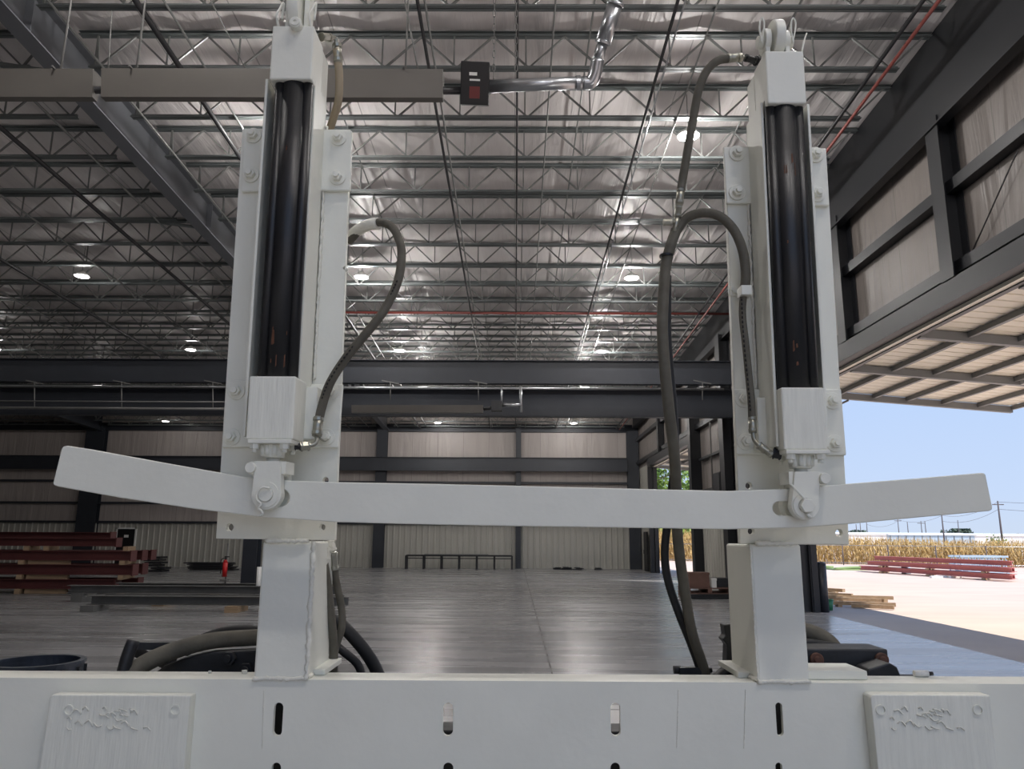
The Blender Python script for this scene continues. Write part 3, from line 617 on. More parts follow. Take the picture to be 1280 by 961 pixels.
# low steel rack along the far wall
t = thing('steel_rack', 'long low dark steel rack against far wall at mid photo', 'rack', (-3.2, 43, 0))
x0, x1 = aY(508, 700, 42.8).x, aY(640, 700, 42.8).x
g = MB(); g.bb((x0, 42.55, .68), (x1, 42.6, .76)); g.bb((x0, 43.05, .68), (x1, 43.1, .76)); g.bb((x0, 42.55, .55), (x1, 42.58, .6)); g.build('rail', M['blacksteel'], t)
g = MB()
g.bb((x0+1.0, 42.6, .76), (x1-1.3, 43.05, .8)); g.build('stored_sheet', M['greysteel'], t)
for i in range(7):
    x = x0+(x1-x0)*i/6; g = MB(); g.bb((x-.05, 42.55, 0), (x+.05, 42.62, .72)); g.bb((x-.05, 43.03, 0), (x+.05, 43.1, .72)); g.bb((x-.04, 42.55, .66), (x+.04, 43.1, .7)); g.build('leg', M['blacksteel'], t)
for px, y, sx, sz, lb in ((698, 43, .5, .13, 'small dark scrap bundle at far wall, left one'), (709, 42.8, .55, .16, 'small dark scrap bundle at far wall, second one'), (723, 42.8, .5, .14, 'small dark scrap bundle at far wall, third one'), (747, 42.8, .45, .12, 'small dark scrap bundle at far wall, right one')):
    mb = MB(); x = px_x(px, y, 0)
    for k in range(4): mb.box((x+random.uniform(-.1, .1), y+random.uniform(-.1, .1), sz*(.2+.2*k)), (sx*(1-.15*k), .25, sz*.3), rz=random.uniform(-.5, .5))
    steel('scrap_bundle', lb, 'scrap', mb, M['blacksteel'], 'scrap along the far wall')
for (pa, pb, y, hgt, lb) in ((184, 212, 38, .75, 'dark pallet of parts behind the red beams'), (233, 300, 40, .4, 'low dark bundle lying left of the steel column')):
    mb = MB(); xa, xb = px_x(pa, y, 0), px_x(pb, y, 0)
    for k in range(6): mb.bb((xa+random.uniform(0, .4), y-.4, hgt*k/6), (xb-random.uniform(0, .5), y+.4, hgt*(k+.75)/6))
    steel('parts_pallet', lb, 'pallet', mb, M['blacksteel'])
# pallet with boxes against the right pier
t = thing('pallet', 'wooden pallet by the right wall carrying boxes', 'pallet', (5.7, 23.5, 0))
for k in range(3): 
    g = MB(); g.bb((5.0+k*.62, 22.9, 0), (5.12+k*.62, 24.1, .12)); g.build('stringer', M['cardboard'], t)
for k in range(6): 
    g = MB(); g.bb((4.98, 22.9+k*.205, .12), (6.4, 23.04+k*.205, .145)); g.build('deck_board', M['cardboard'], t)
for k in range(6):
    g = MB(); g.bb((4.98, 22.9+k*.205, -.0), (6.4, 23.04+k*.205, .02)) if k > 9 else None
t2 = dup(t, (t.location.x, t.location.y, .15), 'upper wooden pallet stacked by the right wall carrying boxes'); t['label'] = 'lower wooden pallet by the right wall under another'
for (x, y, z, sx, sy, sz, m, lb) in ((5.42, 23.3, .30, .58, .5, .42, 'cardboard', 'reddish brown box on the pallet, the tall one'), (6.12, 23.5, .30, .4, .5, .25, 'blacksteel', 'low black box on the pallet right side'), (5.82, 23.05, .30, .14, .2, .26, 'white', 'small white carton on the pallet between the boxes'), (5.15, 23.9, .30, .3, .3, .35, 'blacksteel', 'small black box at the rear of the pallet')):
    mb = MB(); mb.bb((x-sx/2, y-sy/2, z), (x+sx/2, y+sy/2, z+sz)); mb.bb((x-sx/2-.01, y-sy/2-.01, z+sz-.06), (x+sx/2+.01, y+sy/2+.01, z+sz+.005)); steel('storage_box', lb, 'box', mb, M[m])
mb = MB()
for k in range(9): mb.rod((4.9+random.uniform(0, .4), 22.5, .04+.035*(k//3)), (6.3+random.uniform(-.2, .3), 22.7+.05*(k % 3), .04+.035*(k//3)), .06)
steel('steel_offcuts', 'dark bundle of steel bars in front of pallet', 'scrap', mb, M['blacksteel'])
mb = MB(); mb.bb((6.93, 40.9, 0), (7.0, 41.9, 2.05)); mb.bb((6.9, 41.8, .9), (6.93, 41.86, 1.1)); steel('side_door', 'dark narrow door panel near the far right corner', 'door', mb, M['extgrey'])

# ------------------------------------------------------------------ outside
def bollard(x, y, label, h=1.25, r=.085):
    mb = MB(); mb.cyl((x, y, -.02), (x, y, h-r*.5), r, n=16)
    for k in range(4): a0, a1 = k*PI/8, (k+1)*PI/8; mb.cyl((x, y, h-r*.5+r*.5*math.sin(a0)), (x, y, h-r*.5+r*.5*math.sin(a1)), r*math.cos(a0), max(r*math.cos(a1), .002), n=16)
    steel('bollard', label, 'bollard', mb, M['navy'])
bollard(7.43, 19.0, 'dark grey bollard standing at the near doorway jamb', 1.17, .115); bollard(7.4, 39.0, 'dark bollard seen through the far doorway')
b = aZ(1036, 763, -.02); t = thing('bucket', 'green plastic bucket standing beside the bollard', 'bucket', b)
g = MB(); g.cyl(b, b+Vector((0, 0, .26)), .095, .12, n=18); g.build('body', M['green'], t); g = MB(); g.ring(b+Vector((0, 0, .25)), b+Vector((0, 0, .27)), .128, .1); g.build('rim', M['green'], t)
boards = [((1028, 741), (1060, 747), 22.5, .14), ((1030, 745), (1110, 748), 22.2, .1), ((1042, 748), (1095, 751), 21.8, .06), ((1035, 752), (1112, 758), 20.6, .05), ((1060, 757), (1110, 761), 20.2, .02), ((1028, 737), (1050, 741), 23.3, .22)]
for i, (p, q, y, z) in enumerate(boards):
    a = aY(p[0], 700, y); b = aY(q[0], 700, y-.4); mb = MB(); mb.rod((a.x, y, -.02+z+.05), (b.x, y-.5, -.02+z+.05), .14, .09); 
    if z > .04: mb.bb((a.x+.1, y-.2, -.02), (a.x+.2, y, z)); mb.bb((b.x-.3, y-.6, -.02), (b.x-.2, y-.3, z))
    steel('lumber_board', ['short board left in the heap behind bucket', 'long upper board behind the bucket', 'middle board behind the bucket', 'pale long board lying right of the bucket', 'grey brown board nearest the doorway', 'small board end topmost behind bollard'][i], 'board', mb, M['wood'], 'lumber outside the doorway')
# red beams in the yard
for i, (z, off) in enumerate(((.08, 0), (.08, .7), (.36, .1), (.36, .8), (.64, .3))):
    a = Vector((19.0+off*.5, 43.0+off, z)); b = Vector((20.9+off*.8, 33.0+off, z))
    if i > 1: a = a.lerp(b, .03*i)
    mb = MB(); mb.ibeam(a, b, .2, .25); steel('steel_beam', 'pale red beam in yard stack, %s' % ['bottom front', 'bottom rear', 'middle front', 'middle rear', 'topmost'][i], 'steel beam', mb, M['redsteel_out'], 'red beams in the yard')
for k in range(3):
    for z0, z1 in ((-.02, .08), (.28, .36)):
        c = Vector((19.3+.75*k, 41-3.2*k, 0)); mb = MB(); mb.box((c.x+.2, c.y+.4, (z0+z1)/2), (1.6, .15, z1-z0), rz=.9); steel('cribbing_block', 'dunnage under yard beams, %s spot, %s' % (['left', 'middle', 'right'][k], 'lower' if z0 < 0 else 'upper'), 'wood block', mb, M['wood'], 'dunnage in the yard')
# galvanised truss bundle
t = thing('truss_bundle', 'pale bundle of open trusses behind yard beams', 'truss bundle', (23.3, 40, 0))
for k in range(3):
    g = MB(); y = 39.0+k*.5
    for zz in (.15, .55, .9):
        g.rod((22.2, y, zz), (24.6, y, zz), .09)
    for j in range(6):
        x = 22.2+j*.4; g.rod((x, y, .15), (x+.2, y, .55), .05); g.rod((x+.2, y, .55), (x+.4, y, .15), .05); g.rod((x, y, .55), (x+.2, y, .9), .03); g.rod((x+.2, y, .9), (x+.4, y, .55), .03)
    for x in (22.3, 24.5): g.bb((x-.05, y-.05, -.02), (x+.05, y+.05, .15))
    g.build('truss', M['farblue'], t)
for (px, py, sx, sz, m, lb) in ((1180, 722, 1.2, .12, 'farwhite', 'white debris in front of the yard beams'), (1133, 717, .45, .4, 'farblue', 'pale blue drum by the yard beams'), (1270, 722, 2.2, .18, 'farwhite', 'white blocks lying right of yard beams')):
    p = aZ(px, py, -.02); mb = MB()
    if sz > .3: mb.cyl(p, p+Vector((0, 0, sz)), sx/2, n=14)
    else:
        for k in range(4): mb.box(p+Vector((random.uniform(-.5, .5)*sx, random.uniform(-.2, .2), sz*.3)), (sx*.4, .3, sz*.6+.02), rz=random.uniform(-.4, .4))
    steel('yard_item', lb, 'yard clutter', mb, M[m])
for (x0, x1, y0, y1, lb) in ((18.2, 21.0, 44.6, 46.0, 'bright green sheeting lying by fence'), (16.2, 19.2, 47.2, 48.6, 'dull green grass strip sheet by fence')):
    mb = MB(); mb.bb((x0, y0, -.02), (x1, y1, .06)); mb.tube([(x0, y0, .06), ((x0+x1)/2, y0+.1, .14), (x1, y0, .06)], .07, n=8); steel('ground_sheet', lb, 'sheet', mb, M['mat_green'])
# fence along the corn
fa, fb = Vector((10, 60, 0)), Vector((40, 44.5, 0))
t = thing('wire_fence', 'thin wire fence with posts before the corn', 'fence', fa)
for k in range(13):
    p = fa.lerp(fb, k/12); g = MB(); g.cyl(p+Vector((0, 0, -.02)), p+Vector((0, 0, 1.35)), .035, n=6); g.build('fence_post', M['polewood'], t)
for z in (.15, 1.3):
    g = MB(); g.cyl(fa+Vector((0, 0, z)), fb+Vector((0, 0, z)),   .018, n=5); g.build('fence_rail', M['galv'], t)
# corn: nobody could count it
mb = MB(); A, B = Vector((4, 66, 0)), Vector((60, 36.5, 0)); along = (B-A).normalized(); nrm = Vector((-along.y, along.x, 0)); LN = (B-A).length
rnd = random.Random(3)
for r in range(9):
    s_ = 0
    while s_ < LN:
        s_ += rnd.uniform(.07, .17) if r < 4 else rnd.uniform(.15, .3)
        p = A+along*s_+nrm*(r*.75+rnd.uniform(-.12, .12)); frac = s_/LN
        h = (2.4-.95*min(1, frac*2.2))+rnd.uniform(-.2, .15)+r*.02
        lean = Vector((rnd.uniform(-.12, .12), rnd.uniform(-.12, .12), 0)); top = p+lean+Vector((0, 0, h)); wv = Vector((.018, 0, 0))
        mb.add([p-wv+Vector((0,0,-.02)), p+wv+Vector((0,0,-.02)), top+wv*.5, top-wv*.5], [(0, 1, 2, 3)])
        for k in range(7 if r < 4 else 4):
            zz = h*(.12+.12*k+rnd.uniform(-.04, .04)) if r < 4 else h*(.55+.12*k)
            a = rnd.uniform(0, 2*PI); d = Vector((math.cos(a), math.sin(a), 0)); sd_ = Vector((-d.y, d.x, 0))*rnd.uniform(.025, .05)+Vector((0, 0, rnd.uniform(0, .03)))
            b0 = p+lean*(zz/h)+Vector((0, 0, zz)); ln = rnd.uniform(.25, .5); m1 = b0+d*ln*.5+Vector((0, 0, .12)); e1 = b0+d*ln+Vector((0, 0, -rnd.uniform(.1, .4)))
            mb.add([b0, m1-sd_, m1+sd_, e1], [(0, 1, 2), (1, 3, 2)])
        for k in range(3):
            d = Vector((rnd.uniform(-.12, .12), rnd.uniform(-.12, .12), rnd.uniform(.12, .3))); mb.add([top-wv*.4, top+wv*.4, top+d], [(0, 1, 2)])
o = mb.build('corn_field', M['corn'], fix=False); tag(o, 'dry golden corn standing beyond the yard', 'corn', kind='stuff')
# trees
def tree(x, y, h, cr, label, m, group=None, n=2600, ls=.22, z0=.25):
    t = thing('tree', label, 'tree', (x, y, 0), group)
    g = MB(); g.tube([(x, y, -.02), (x+.1, y, h*.3), (x, y+.1, h*.6)], [.22, .08], n=8)
    for k in range(5):
        a = k*1.3; g.tube([(x, y, h*.35), (x+cr*.4*math.cos(a), y+cr*.4*math.sin(a), h*.55), (x+cr*.6*math.cos(a), y+cr*.6*math.sin(a), h*.75)], [.08, .03], n=6)
    g.build('trunk', M['bark'], t)
    g = MB(); rn = random.Random(int(x*10)); bl = [(rn.uniform(-.6, .6)*cr, rn.uniform(-.6, .6)*cr, h*rn.uniform(z0+.12, .88), cr*rn.uniform(.35, .6)) for _ in range(14)]
    for i in range(n):
        bx_, by_, bz_, br_ = bl[i % 14]; v = Vector((rn.gauss(0, 1), rn.gauss(0, 1), rn.gauss(0, .8))).normalized()*br_*rn.uniform(.7, 1.05)
        c = Vector((x+bx_, y+by_, min(h, max(h*z0*.6, bz_+v.z)))); c.x += v.x; c.y += v.y
        a = Vector((rn.uniform(-1, 1), rn.uniform(-1, 1), rn.uniform(-1, 1))).normalized()*ls; b = a.cross(Vector((rn.uniform(-1, 1), rn.uniform(-1, 1), rn.uniform(-1, 1)))).normalized()*ls*.7
        g.add([c-a, c+b, c+a, c-b], [(0, 1, 2, 3)])
    g.build('foliage', m, t, fix=False)
tree(13.8, 74.5, 8.6, 3.2, 'leafy green tree beyond corn, left of two seen through the far doorway', M['leaf'], n=4200, z0=.08)
tree(18.2, 79, 9.2, 3.4, 'leafy green tree beyond corn, right of two seen through the far doorway', M['leaf'], n=3600, z0=.08)
tree(10.4, 78, 8.0, 3.0, 'leafy green tree beyond corn hidden by far doorway jamb', M['leaf'], n=2500, z0=.08)
p = aY(1197, 668, 245); tree(p.x, 245, 5.0, 4.5, 'small round grey green tree above the distant building', M['leaf_dark'], n=900, ls=.5, z0=.3)
p = aY(1250, 690, 60); tree(p.x, 60, 2.1, .8, 'thin young tree rising out of the corn at right', M['leaf'], n=260, ls=.09, z0=.3)
p = aY(1068, 670, 262); tree(p.x, 262, 4.6, 3.5, 'small distant tree beside the right mast', M['leaf_dark'], n=500, ls=.5, z0=.3)
for k, (px, lb) in enumerate(((1240, 'low distant tree row at right horizon, left clump'), (1275, 'low distant tree row at right horizon, right clump'))):
    p = aY(px, 668, 300); tree(p.x, 300, 3.9, 4.5, lb, M['leaf_dark'], n=600, ls=.6, z0=.2)
# distant low buildings
for (pa, pb, top, m, lb) in ((1050, 1108, 668, 'farwhite', 'long low white building, left section'), (1108, 1218, 668.5, 'farblue', 'pale blue middle section of the low distant building'), (1218, 1330, 669.5, 'farwhite', 'long low white building, right section')):
    a = aY(pa, top, 215); b = aY(pb, top, 215); t = thing('building', lb, 'building', (a.x, 215, 0))
    g = MB(); g.bb((a.x, 215, 0), (b.x, 230, a.z)); g.build('wall', M[m], t)
    g = MB(); g.hexa([(a.x-.3, 214.6, a.z), (b.x+.3, 214.6, a.z), (b.x+.3, 230.4, a.z), (a.x-.3, 230.4, a.z), (a.x-.3, 214.6, a.z+.2), (b.x+.3, 214.6, a.z+.2), (b.x+.3, 222, a.z+.7), (a.x-.3, 222, a.z+.7)]); g.build('roof', M['farwhite'], t)
    for k in range(int((b.x-a.x)/2.2)): 
        if m == 'farblue': g = MB(); xx = a.x+1+k*2.2; g.bb((xx, 214.85, 0), (xx+.12, 215, a.z-.2)); g.build('downpipe', M['greysteel'], t)
# power poles and wires
poles = [(1247, 626, 675, 1), (1177, 643, 670, 0), (1151, 651, 668, 1), (1156, 651, 668, 0), (1134, 652, 668, 0), (1122, 648, 668, 1), (1083, 652, 667, 0), (1075, 653, 667, 0), (1070, 655, 667, 0), (1197, 650, 668, 0)]
tops = []
for i, (px, tp, bt, arm) in enumerate(poles):
    Y = 150 if px == 1247 else (190 if px == 1177 else 240); p = aY(px, tp, Y); r = .22 if px in (1247, 1177) else .17
    t = thing('utility_pole', 'distant wooden utility pole, %s' % {1247: 'tallest one at far right', 1177: 'second tallest, above the blue building section', 1151: 'with crossarm, left of the tall middle pole', 1156: 'thin one just right of a crossarm pole', 1134: 'thin one over left end of blue section', 1122: 'with crossarm, above building left end', 1083: 'third pole right of the right mast', 1075: 'second pole right of the right mast', 1070: 'first pole right of the right mast', 1197: 'rising out of the round distant tree'}[px], 'pole', (p.x, Y, 0))
    g = MB(); g.cyl((p.x, Y, -.02), p, r, r*.6, n=8); g.build('shaft', M['polewood'], t); tops.append(p)
    if arm: g = MB(); g.rod(p+Vector((-1.1, 0, -.7)), p+Vector((1.1, 0, -.7)), .18); g.build('crossarm', M['polewood'], t)
for i, (a, b, dz) in enumerate(((tops[0], tops[1], -.2), (tops[0], Vector((tops[0].x+60, 130, tops[0].z)), -.2), (tops[1], tops[5], -.3), (tops[0], tops[1], -1.6), (tops[0], Vector((tops[0].x+60, 130, tops[0].z-1.4)), -1.6), (tops[5], tops[6], -.8))):
    q = [a.lerp(b, k/6)+Vector((0, 0, dz-1.2*(1-(2*k/6-1)**2))) for k in range(7)]; mb = MB(); mb.tube(q, .03, n=4, sub=0)
    steel('power_line', 'thin power line between distant poles, %s' % ['upper strand left of tall pole', 'upper strand right of tall pole', 'strand over the blue building', 'lower strand left of tall pole', 'lower strand right of tall pole', 'strand nearest right mast'][i], 'wire', mb, M['polewood'])

# ================================================================== THE MACHINE
PM = thing('hydraulic_frame', 'large cream painted steel frame with two hydraulic cylinder masts and curved bar', 'machine', (0, 2.1, 0))
PT = M['paint']
BZ = aY(640, 851, 1.95).z                        # top of the main beam
FY = 1.95
def fp(u, v, w): return Vector((u, FY+w, v))
def yp(px, py, Y=FY): p = aY(px, py, Y); return (p.x, p.z)
# main beam with slots
x0, x1 = -2.0, 2.0; holes = []
for xa, xb in ((343, 352), (554, 566), (763, 776), (969, 980)):
    for ya, yb in ((878, 920), (953, 995)):
        dxp = -3 if ya > 900 and xa < 400 else 0
        a = yp(xa+dxp, ya); b = yp(xb+dxp, yb); hx = (b[0]-a[0])/2; hy_ = (a[1]-b[1])/2
        holes.append(stadium((a[0]+b[0])/2, (a[1]+b[1])/2, hx, hy_, 5))
g = MB(); g.prism([(x0, .45), (x1, .45), (x1, BZ), (x0, BZ)], holes, fp, 0, .014)
main = g.build('main_beam', PT, PM)
g = MB(); g.bb((x0, FY+.0135, BZ-.014), (x1, FY+.105, BZ-.0002)); g.build('top_flange', PT, main, .002)
g = MB(); g.bb((x0, FY, .45), (x1, FY+.12, .464)); g.build('bottom_flange', PT, main)
for x in (-1.9, 1.9, -.62, .70):
    g = MB(); g.bb((x-.006, FY+.014, .464), (x+.006, FY+.1, BZ-.014)); g.build('rib', PT, main)
# stand legs below the frame line, down to the floor
for x in (-1.5, 1.5):
    g = MB(); g.bb((x-.06, FY+.02, 0), (x+.06, FY+.14, .45)); g.bb((x-.25, FY-.3, 0), (x+.25, FY+.6, .02)); g.build('foot', PT, PM, .003)
# wear pads
for side, (pa, pb, top, th) in (('left', (62, 244, 868, .034)), ('right', (1075, 1236, 868, .042))):
    Yp = FY-th; a = yp(pa if side == 'left' else 1088, top, Yp); b = yp(238 if side == 'left' else 1238, top, Yp)
    g = MB(); sl = .02
    g.prism([(a[0]-.016 if side == 'left' else a[0]+.016, .6), (b[0], .6), (b[0], a[1]), (a[0]+.006, a[1]), (a[0], a[1]-.006)], [], lambda u, v, w: Vector((u, FY+w, v)), -th, 0)
    pad = g.build('wear_pad', M['rough_paint'], PM, .003)
    for k in range(2):
        px = (86, 219)[k] if side == 'left' else (1101, 1222)[k]; c = yp(px, 887, Yp); g = MB(); g.ring((c[0], Yp-.003, c[1]), (c[0], Yp, c[1]), .012, .009); g.build('plug_weld', PT, pad)
    g = MB(); rn = random.Random(5)
    for k in range(26):
        cx = a[0]+(b[0]-a[0])*rn.uniform(.12, .9); cz = a[1]-rn.uniform(.03, .075); ang = rn.uniform(-.5, .5); l = rn.uniform(.008, .02)
        if k < 14: cx = a[0]+(b[0]-a[0])*(.45+rn.uniform(-.12, .15))
        g.tube([(cx, Yp-.0005, cz), (cx+l*.5, Yp-.002, cz+l*math.sin(ang)), (cx+l, Yp-.0005, cz-l*.3)], .0016, n=5, sub=3)
    g.build('weld_scar', M['weld'], pad)
# cracks/seams on the face as thin weld lines
def weld(pts, r, parent, name='weld_bead', seed=1):
    g = MB(); rn = random.Random(seed); P = []
    for i in range(len(pts)-1):
        a, b = Vector(pts[i]), Vector(pts[i+1]); n = max(2, int((b-a).length/(r*1.3)))
        for k in range(n): P.append(a.lerp(b, k/n)+Vector([rn.uniform(-1, 1)*r*.35 for _ in range(3)]))
    P.append(Vector(pts[-1])); g.tube(P, r, n=7, sub=0); b0 = len(g.v)
    for i in range(0, len(g.v), 7):
        k = rn.uniform(.75, 1.25); c = sum(g.v[i:i+7], Vector())/7
        for j in range(i, i+7): g.v[j] = c+(g.v[j]-c)*k
    return g.build(name, M['weld'], parent)
for px in (330, 848, 1052-120):
    a = aY(px, 862, FY); b = aY(px-2, 935, FY); weld([a+Vector((0, -.0005, 0)), b+Vector((0, -.0005, 0))], .0012, main, seed=px)

# posts under the masts
def square_post(fl, fr, zt, name_lb, yb=.225):
    p = MB(); p.bb((fl, FY-.002, BZ), (fr, FY+yb, zt)); return p.build('post', PT, PM, .006)
ZT = aY(360, 677, FY).z
pl = (aY(323, 760, FY).x, aY(388, 760, FY).x); pr = (aY(942, 760, FY).x, aY(1006, 760, FY).x)
postL = square_post(pl[0], pl[1], ZT, ''); postR = square_post(pr[0], pr[1], ZT, '')
for (fl, fr), pp, sd_ in ((pl, postL, 1), (pr, postR, -1)):
    weld([(fl, FY-.003, BZ+.002), (fr, FY-.003, BZ+.002)], .005, pp, seed=3)
    xe = fr if sd_ > 0 else fl
    weld([(xe, FY-.001, BZ), (xe, FY-.001, ZT)], .006 if sd_ > 0 else .0022, pp, seed=4)
    weld([(xe, FY, BZ+.004), (xe, FY+.22, BZ+.004)], .006, pp, seed=5)
    weld([(fl+.01, FY-.012, ZT+.002), (fr-.012, FY-.012, ZT+.002)], .006, pp, seed=6)
    g = MB(); g.bb((fl-(.03 if sd_ < 0 else .012), FY+.06, BZ), (fr+(.03 if sd_ > 0 else .012), FY+.25, BZ+.014)); g.build('base_plate', PT, pp, .002)
    for k in range(5): pass
g = MB(); g.bb((pr[1]+.005, FY+.04, BZ), (aY(1076, 845, FY+.08).x, FY+.16, BZ+.022)); g.build('shim_plate', PT, main, .003)
g = MB(); c = aY(258, 846, FY+.06); g.cyl((c.x, FY+.08, BZ), (c.x, FY+.08, BZ+.006), .004, n=8); c = aY(300, 846, FY+.05); g.box((c.x, FY+.08, BZ+.004), (.012, .012, .008), rz=.5); g.build('spatter', M['weld'], main)

# masts -----------------------------------------------------------
def bolt(u, v, w, parent, r=.0175):
    g = MB(); g.ring(L(u, v, w-.005), L(u, v, w), r*1.35, r*.6); g.cyl(L(u, v, w-.004), L(u, v, w-.019), r*.86, n=6, smooth=False); g.cyl(L(u, v, w-.019), L(u, v, w-.027), r*.5, n=12)
    return g.build('bolt', PT, parent, .0012)
def quad_plate(pxs, w0, w1, name, parent, holes=(), m=PT, bev=.003):
    g = MB(); ol = [mp(x, y, w0) for x, y in pxs]; hs = []
    for (hx, hy, r) in holes: c = mp(hx, hy, w0); hs.append(circ(c[0], c[1], r, 16))
    g.prism(ol, hs, L, w0, w1); return g.build(name, m, parent, bev)
def mast(sd_):
    left = sd_ < 0
    if left:
        main_ = [(303, 161), (438, 162), (418, 675), (270, 673)]; hl = [(287, 659, .010), (403, 659, .008), (407, 600, .008), (431, 335, .005)]
        up = [[(304.5, 160), (345, 160), (341, 239), (301.5, 239)], [(388, 161), (440, 163), (437.5, 238), (384, 238)]]
        lo = [[(284.5, 475), (322, 475), (318, 559), (277, 559)], [(360, 480), (428.5, 480), (422.5, 559.5), (360, 559.5)]]
        bolts = [(317, 170), (314, 219), (423, 173), (422, 222), (296, 489), (290, 546), (413, 489), (408, 546)]
        chan = (326, 389, 240); blk = ((336, 390, 99), (341, 392, 32)); lob = ((306.5, 366, 549), (312, 370, 470))
    else:
        main_ = [(906, 184), (1033, 185), (1062, 681), (925, 680)]; hl = [(939, 664, .008), (1049, 666, .0085), (936, 607, .008)]
        up = [[(904.5, 183), (950, 183), (953, 254), (908.5, 254)], [(1004, 184), (1032.5, 185), (1037, 257), (1008, 256)]]
        lo = [[(917.5, 486), (968, 486), (972, 568), (921, 568)], [(1030, 486), (1051.5, 486), (1058, 569), (1030, 569)]]
        bolts = [(921, 192), (921, 241), (1019, 194), (1021, 243), (929, 499), (932, 552), (1040, 501), (1043, 554)]
        chan = (951, 1014, 220); blk = ((961, 1009.5, 129), (955, 1004, 63.5)); lob = ((980.5, 1034.5, 562), (976, 1030, 484))
    plate = quad_plate(main_, 0, .022, 'mast_plate', PM, hl)
    # blind holes filled with bolts' dark backs stay open; bolted cheek plates
    for q in up+lo: quad_plate(q, -.013, 0, 'cheek_plate', plate)
    for bx_, by_ in bolts: c = mp(bx_, by_, -.013); bolt(c[0], c[1], -.013, plate, .0165)
    # top and bottom end blocks
    W0 = -.156
    (a0, a1, ay), (b0, b1, by) = blk; vb = mp((a0+a1)/2, ay, W0)[1]; vt = mp((b0+b1)/2, by, W0)[1]
    uc = (mp(a0, ay, W0)[0]+mp(a1, ay, W0)[0]+mp(b0, by, W0)[0]+mp(b1, by, W0)[0])/4; uh = (mp(a1, ay, W0)[0]-mp(a0, ay, W0)[0]+mp(b1, by, W0)[0]-mp(b0, by, W0)[0])/4
    (c0, c1, cy), (d0, d1, dy) = lob; lb = mp((c0+c1)/2, cy, W0)[1]; lt = mp((d0+d1)/2, dy, W0)[1]
    lc = (mp(c0, cy, W0)[0]+mp(c1, cy, W0)[0]+mp(d0, dy, W0)[0]+mp(d1, dy, W0)[0])/4; lh = (mp(c1, cy, W0)[0]-mp(c0, cy, W0)[0]+mp(d1, dy, W0)[0]-mp(d0, dy, W0)[0])/4
    um = (uc+lc)/2+(.004 if left else -.001); cylp = MB()
    CW = -.115                                   # cylinder axis depth
    # channel behind the tubes
    e = chan; u0 = mp(e[0], e[2], -.105)[0]; u1 = mp(e[1], e[2], -.105)[0]
    def cu(u, v): return u+(uc-lc)*((v-lt)/(vb-lt)-.5)
    g = MB(); t_ = .007
    for ua, ub, w0, w1 in ((u0, u0+t_, -.125, 0), (u1-t_, u1, -.118, 0), (u0, u1, -.012, -.001)):
        va, vb_ = lb+.01, vb+.02
        g.hexa([L(cu(u, v), v, w) for v in (va, vb_) for u, w in ((ua, w0), (ub, w0), (ub, w1), (ua, w1))])
    ch = g.build('channel', PT, plate, .0015)
    weld([L(cu(u1, lt+.02)+.004, lt+.02, -.003), L(cu(u1, vb-.05)+.004, vb-.05, -.003)], .004, ch, seed=9)
    weld([L(cu(u0, lt+.02)-.004, lt+.02, -.003), L(cu(u0, vb-.05)-.004, vb-.05, -.003)], .004, ch, seed=10)
    # black tubes: one thick barrel with tie tubes at each side
    def at(u, v, w): return L(cu(u, v), v, w)
    g = MB(); rb = .037
    g.cyl(at(um, lt-.02, CW), at(um, vb+.02, CW), rb, n=32)
    barrel = g.build('cylinder_barrel', M['tube'], PM)
    for du, r, w in ((-.036, .014, -.130), (.036, .014, -.130), (-.036, .012, -.07), (.036, .012, -.07)):
        g = MB(); g.cyl(at(um+du, lt-.02, w), at(um+du, vb+.02, w), r, n=14); g.build('tie_tube', M['tube'], barrel)
    g = MB(); rn = random.Random(31 if left else 17)
    for k in range(9):
        v = lt+(vb-lt)*rn.choice((.05, .08, .12, .14, .5, .72, .76, .8)); a = rn.uniform(-.5, .6); r = rb+.0004
        p = at(um+r*math.sin(a), v, CW-r*math.cos(a)); hl_ = rn.uniform(.004, .02)
        n_ = Vector((math.sin(a), -math.cos(a), 0)); s2 = Vector((math.cos(a), math.sin(a), 0))*rn.uniform(.0012, .003)
        g.add([p-s2-DV*hl_, p+s2-DV*hl_*.7, p+s2*.6+DV*hl_, p-s2*.8+DV*hl_*.8], [(0, 1, 2, 3)])
    g.build('paint_chip', M['chip'], barrel, fix=False, label='rusty chips in the black paint')
    g = MB(); g.lbox(uc-uh, uc+uh, vb, vt, W0, -.06); tb = g.build('end_block', PT, PM, .004)
    g = MB(); g.lbox(lc-lh, lc+lh, lb, lt, W0, -.06); bb_ = g.build('end_block', M['rough_paint'], PM, .004)
    # web spacer beside lower block
    g = MB(); s_ = 1 if left else -1; g.lbox(min(lc-lh, lc+s_*(lh+.028)), max(lc+lh, lc+s_*(lh+.028)), lb+.01, lt-.01, -.058, 0); g.build('mounting_spacer', PT, bb_, .002)
    g = MB(); g.lbox(uc-uh, uc+uh, vb+.01, vt-.01, -.06, 0); g.build('mounting_spacer', PT, tb, .002)
    # gland flange with bolts and neck
    g = MB(); g.lbox(lc-.05, lc+.055, lb-.010, lb, CW-.048, CW+.048); fl_ = g.build('gland_flange', PT, PM, .002)
    g = MB(); g.cyl(L(lc, lb-.010, CW), L(lc, lb-.042, CW), .030, .026, n=20); g.build('gland_neck', PT, fl_, .001)
    g = MB()
    for an in (-.9, -.3, .35, .95): g.cyl(L(lc+.028*math.sin(an), lb-.012, CW-.028*math.cos(an)), L(lc+.026*math.sin(an), lb-.038, CW-.026*math.cos(an)), .0065, n=8)
    g.build('gland_stud', PT, fl_)
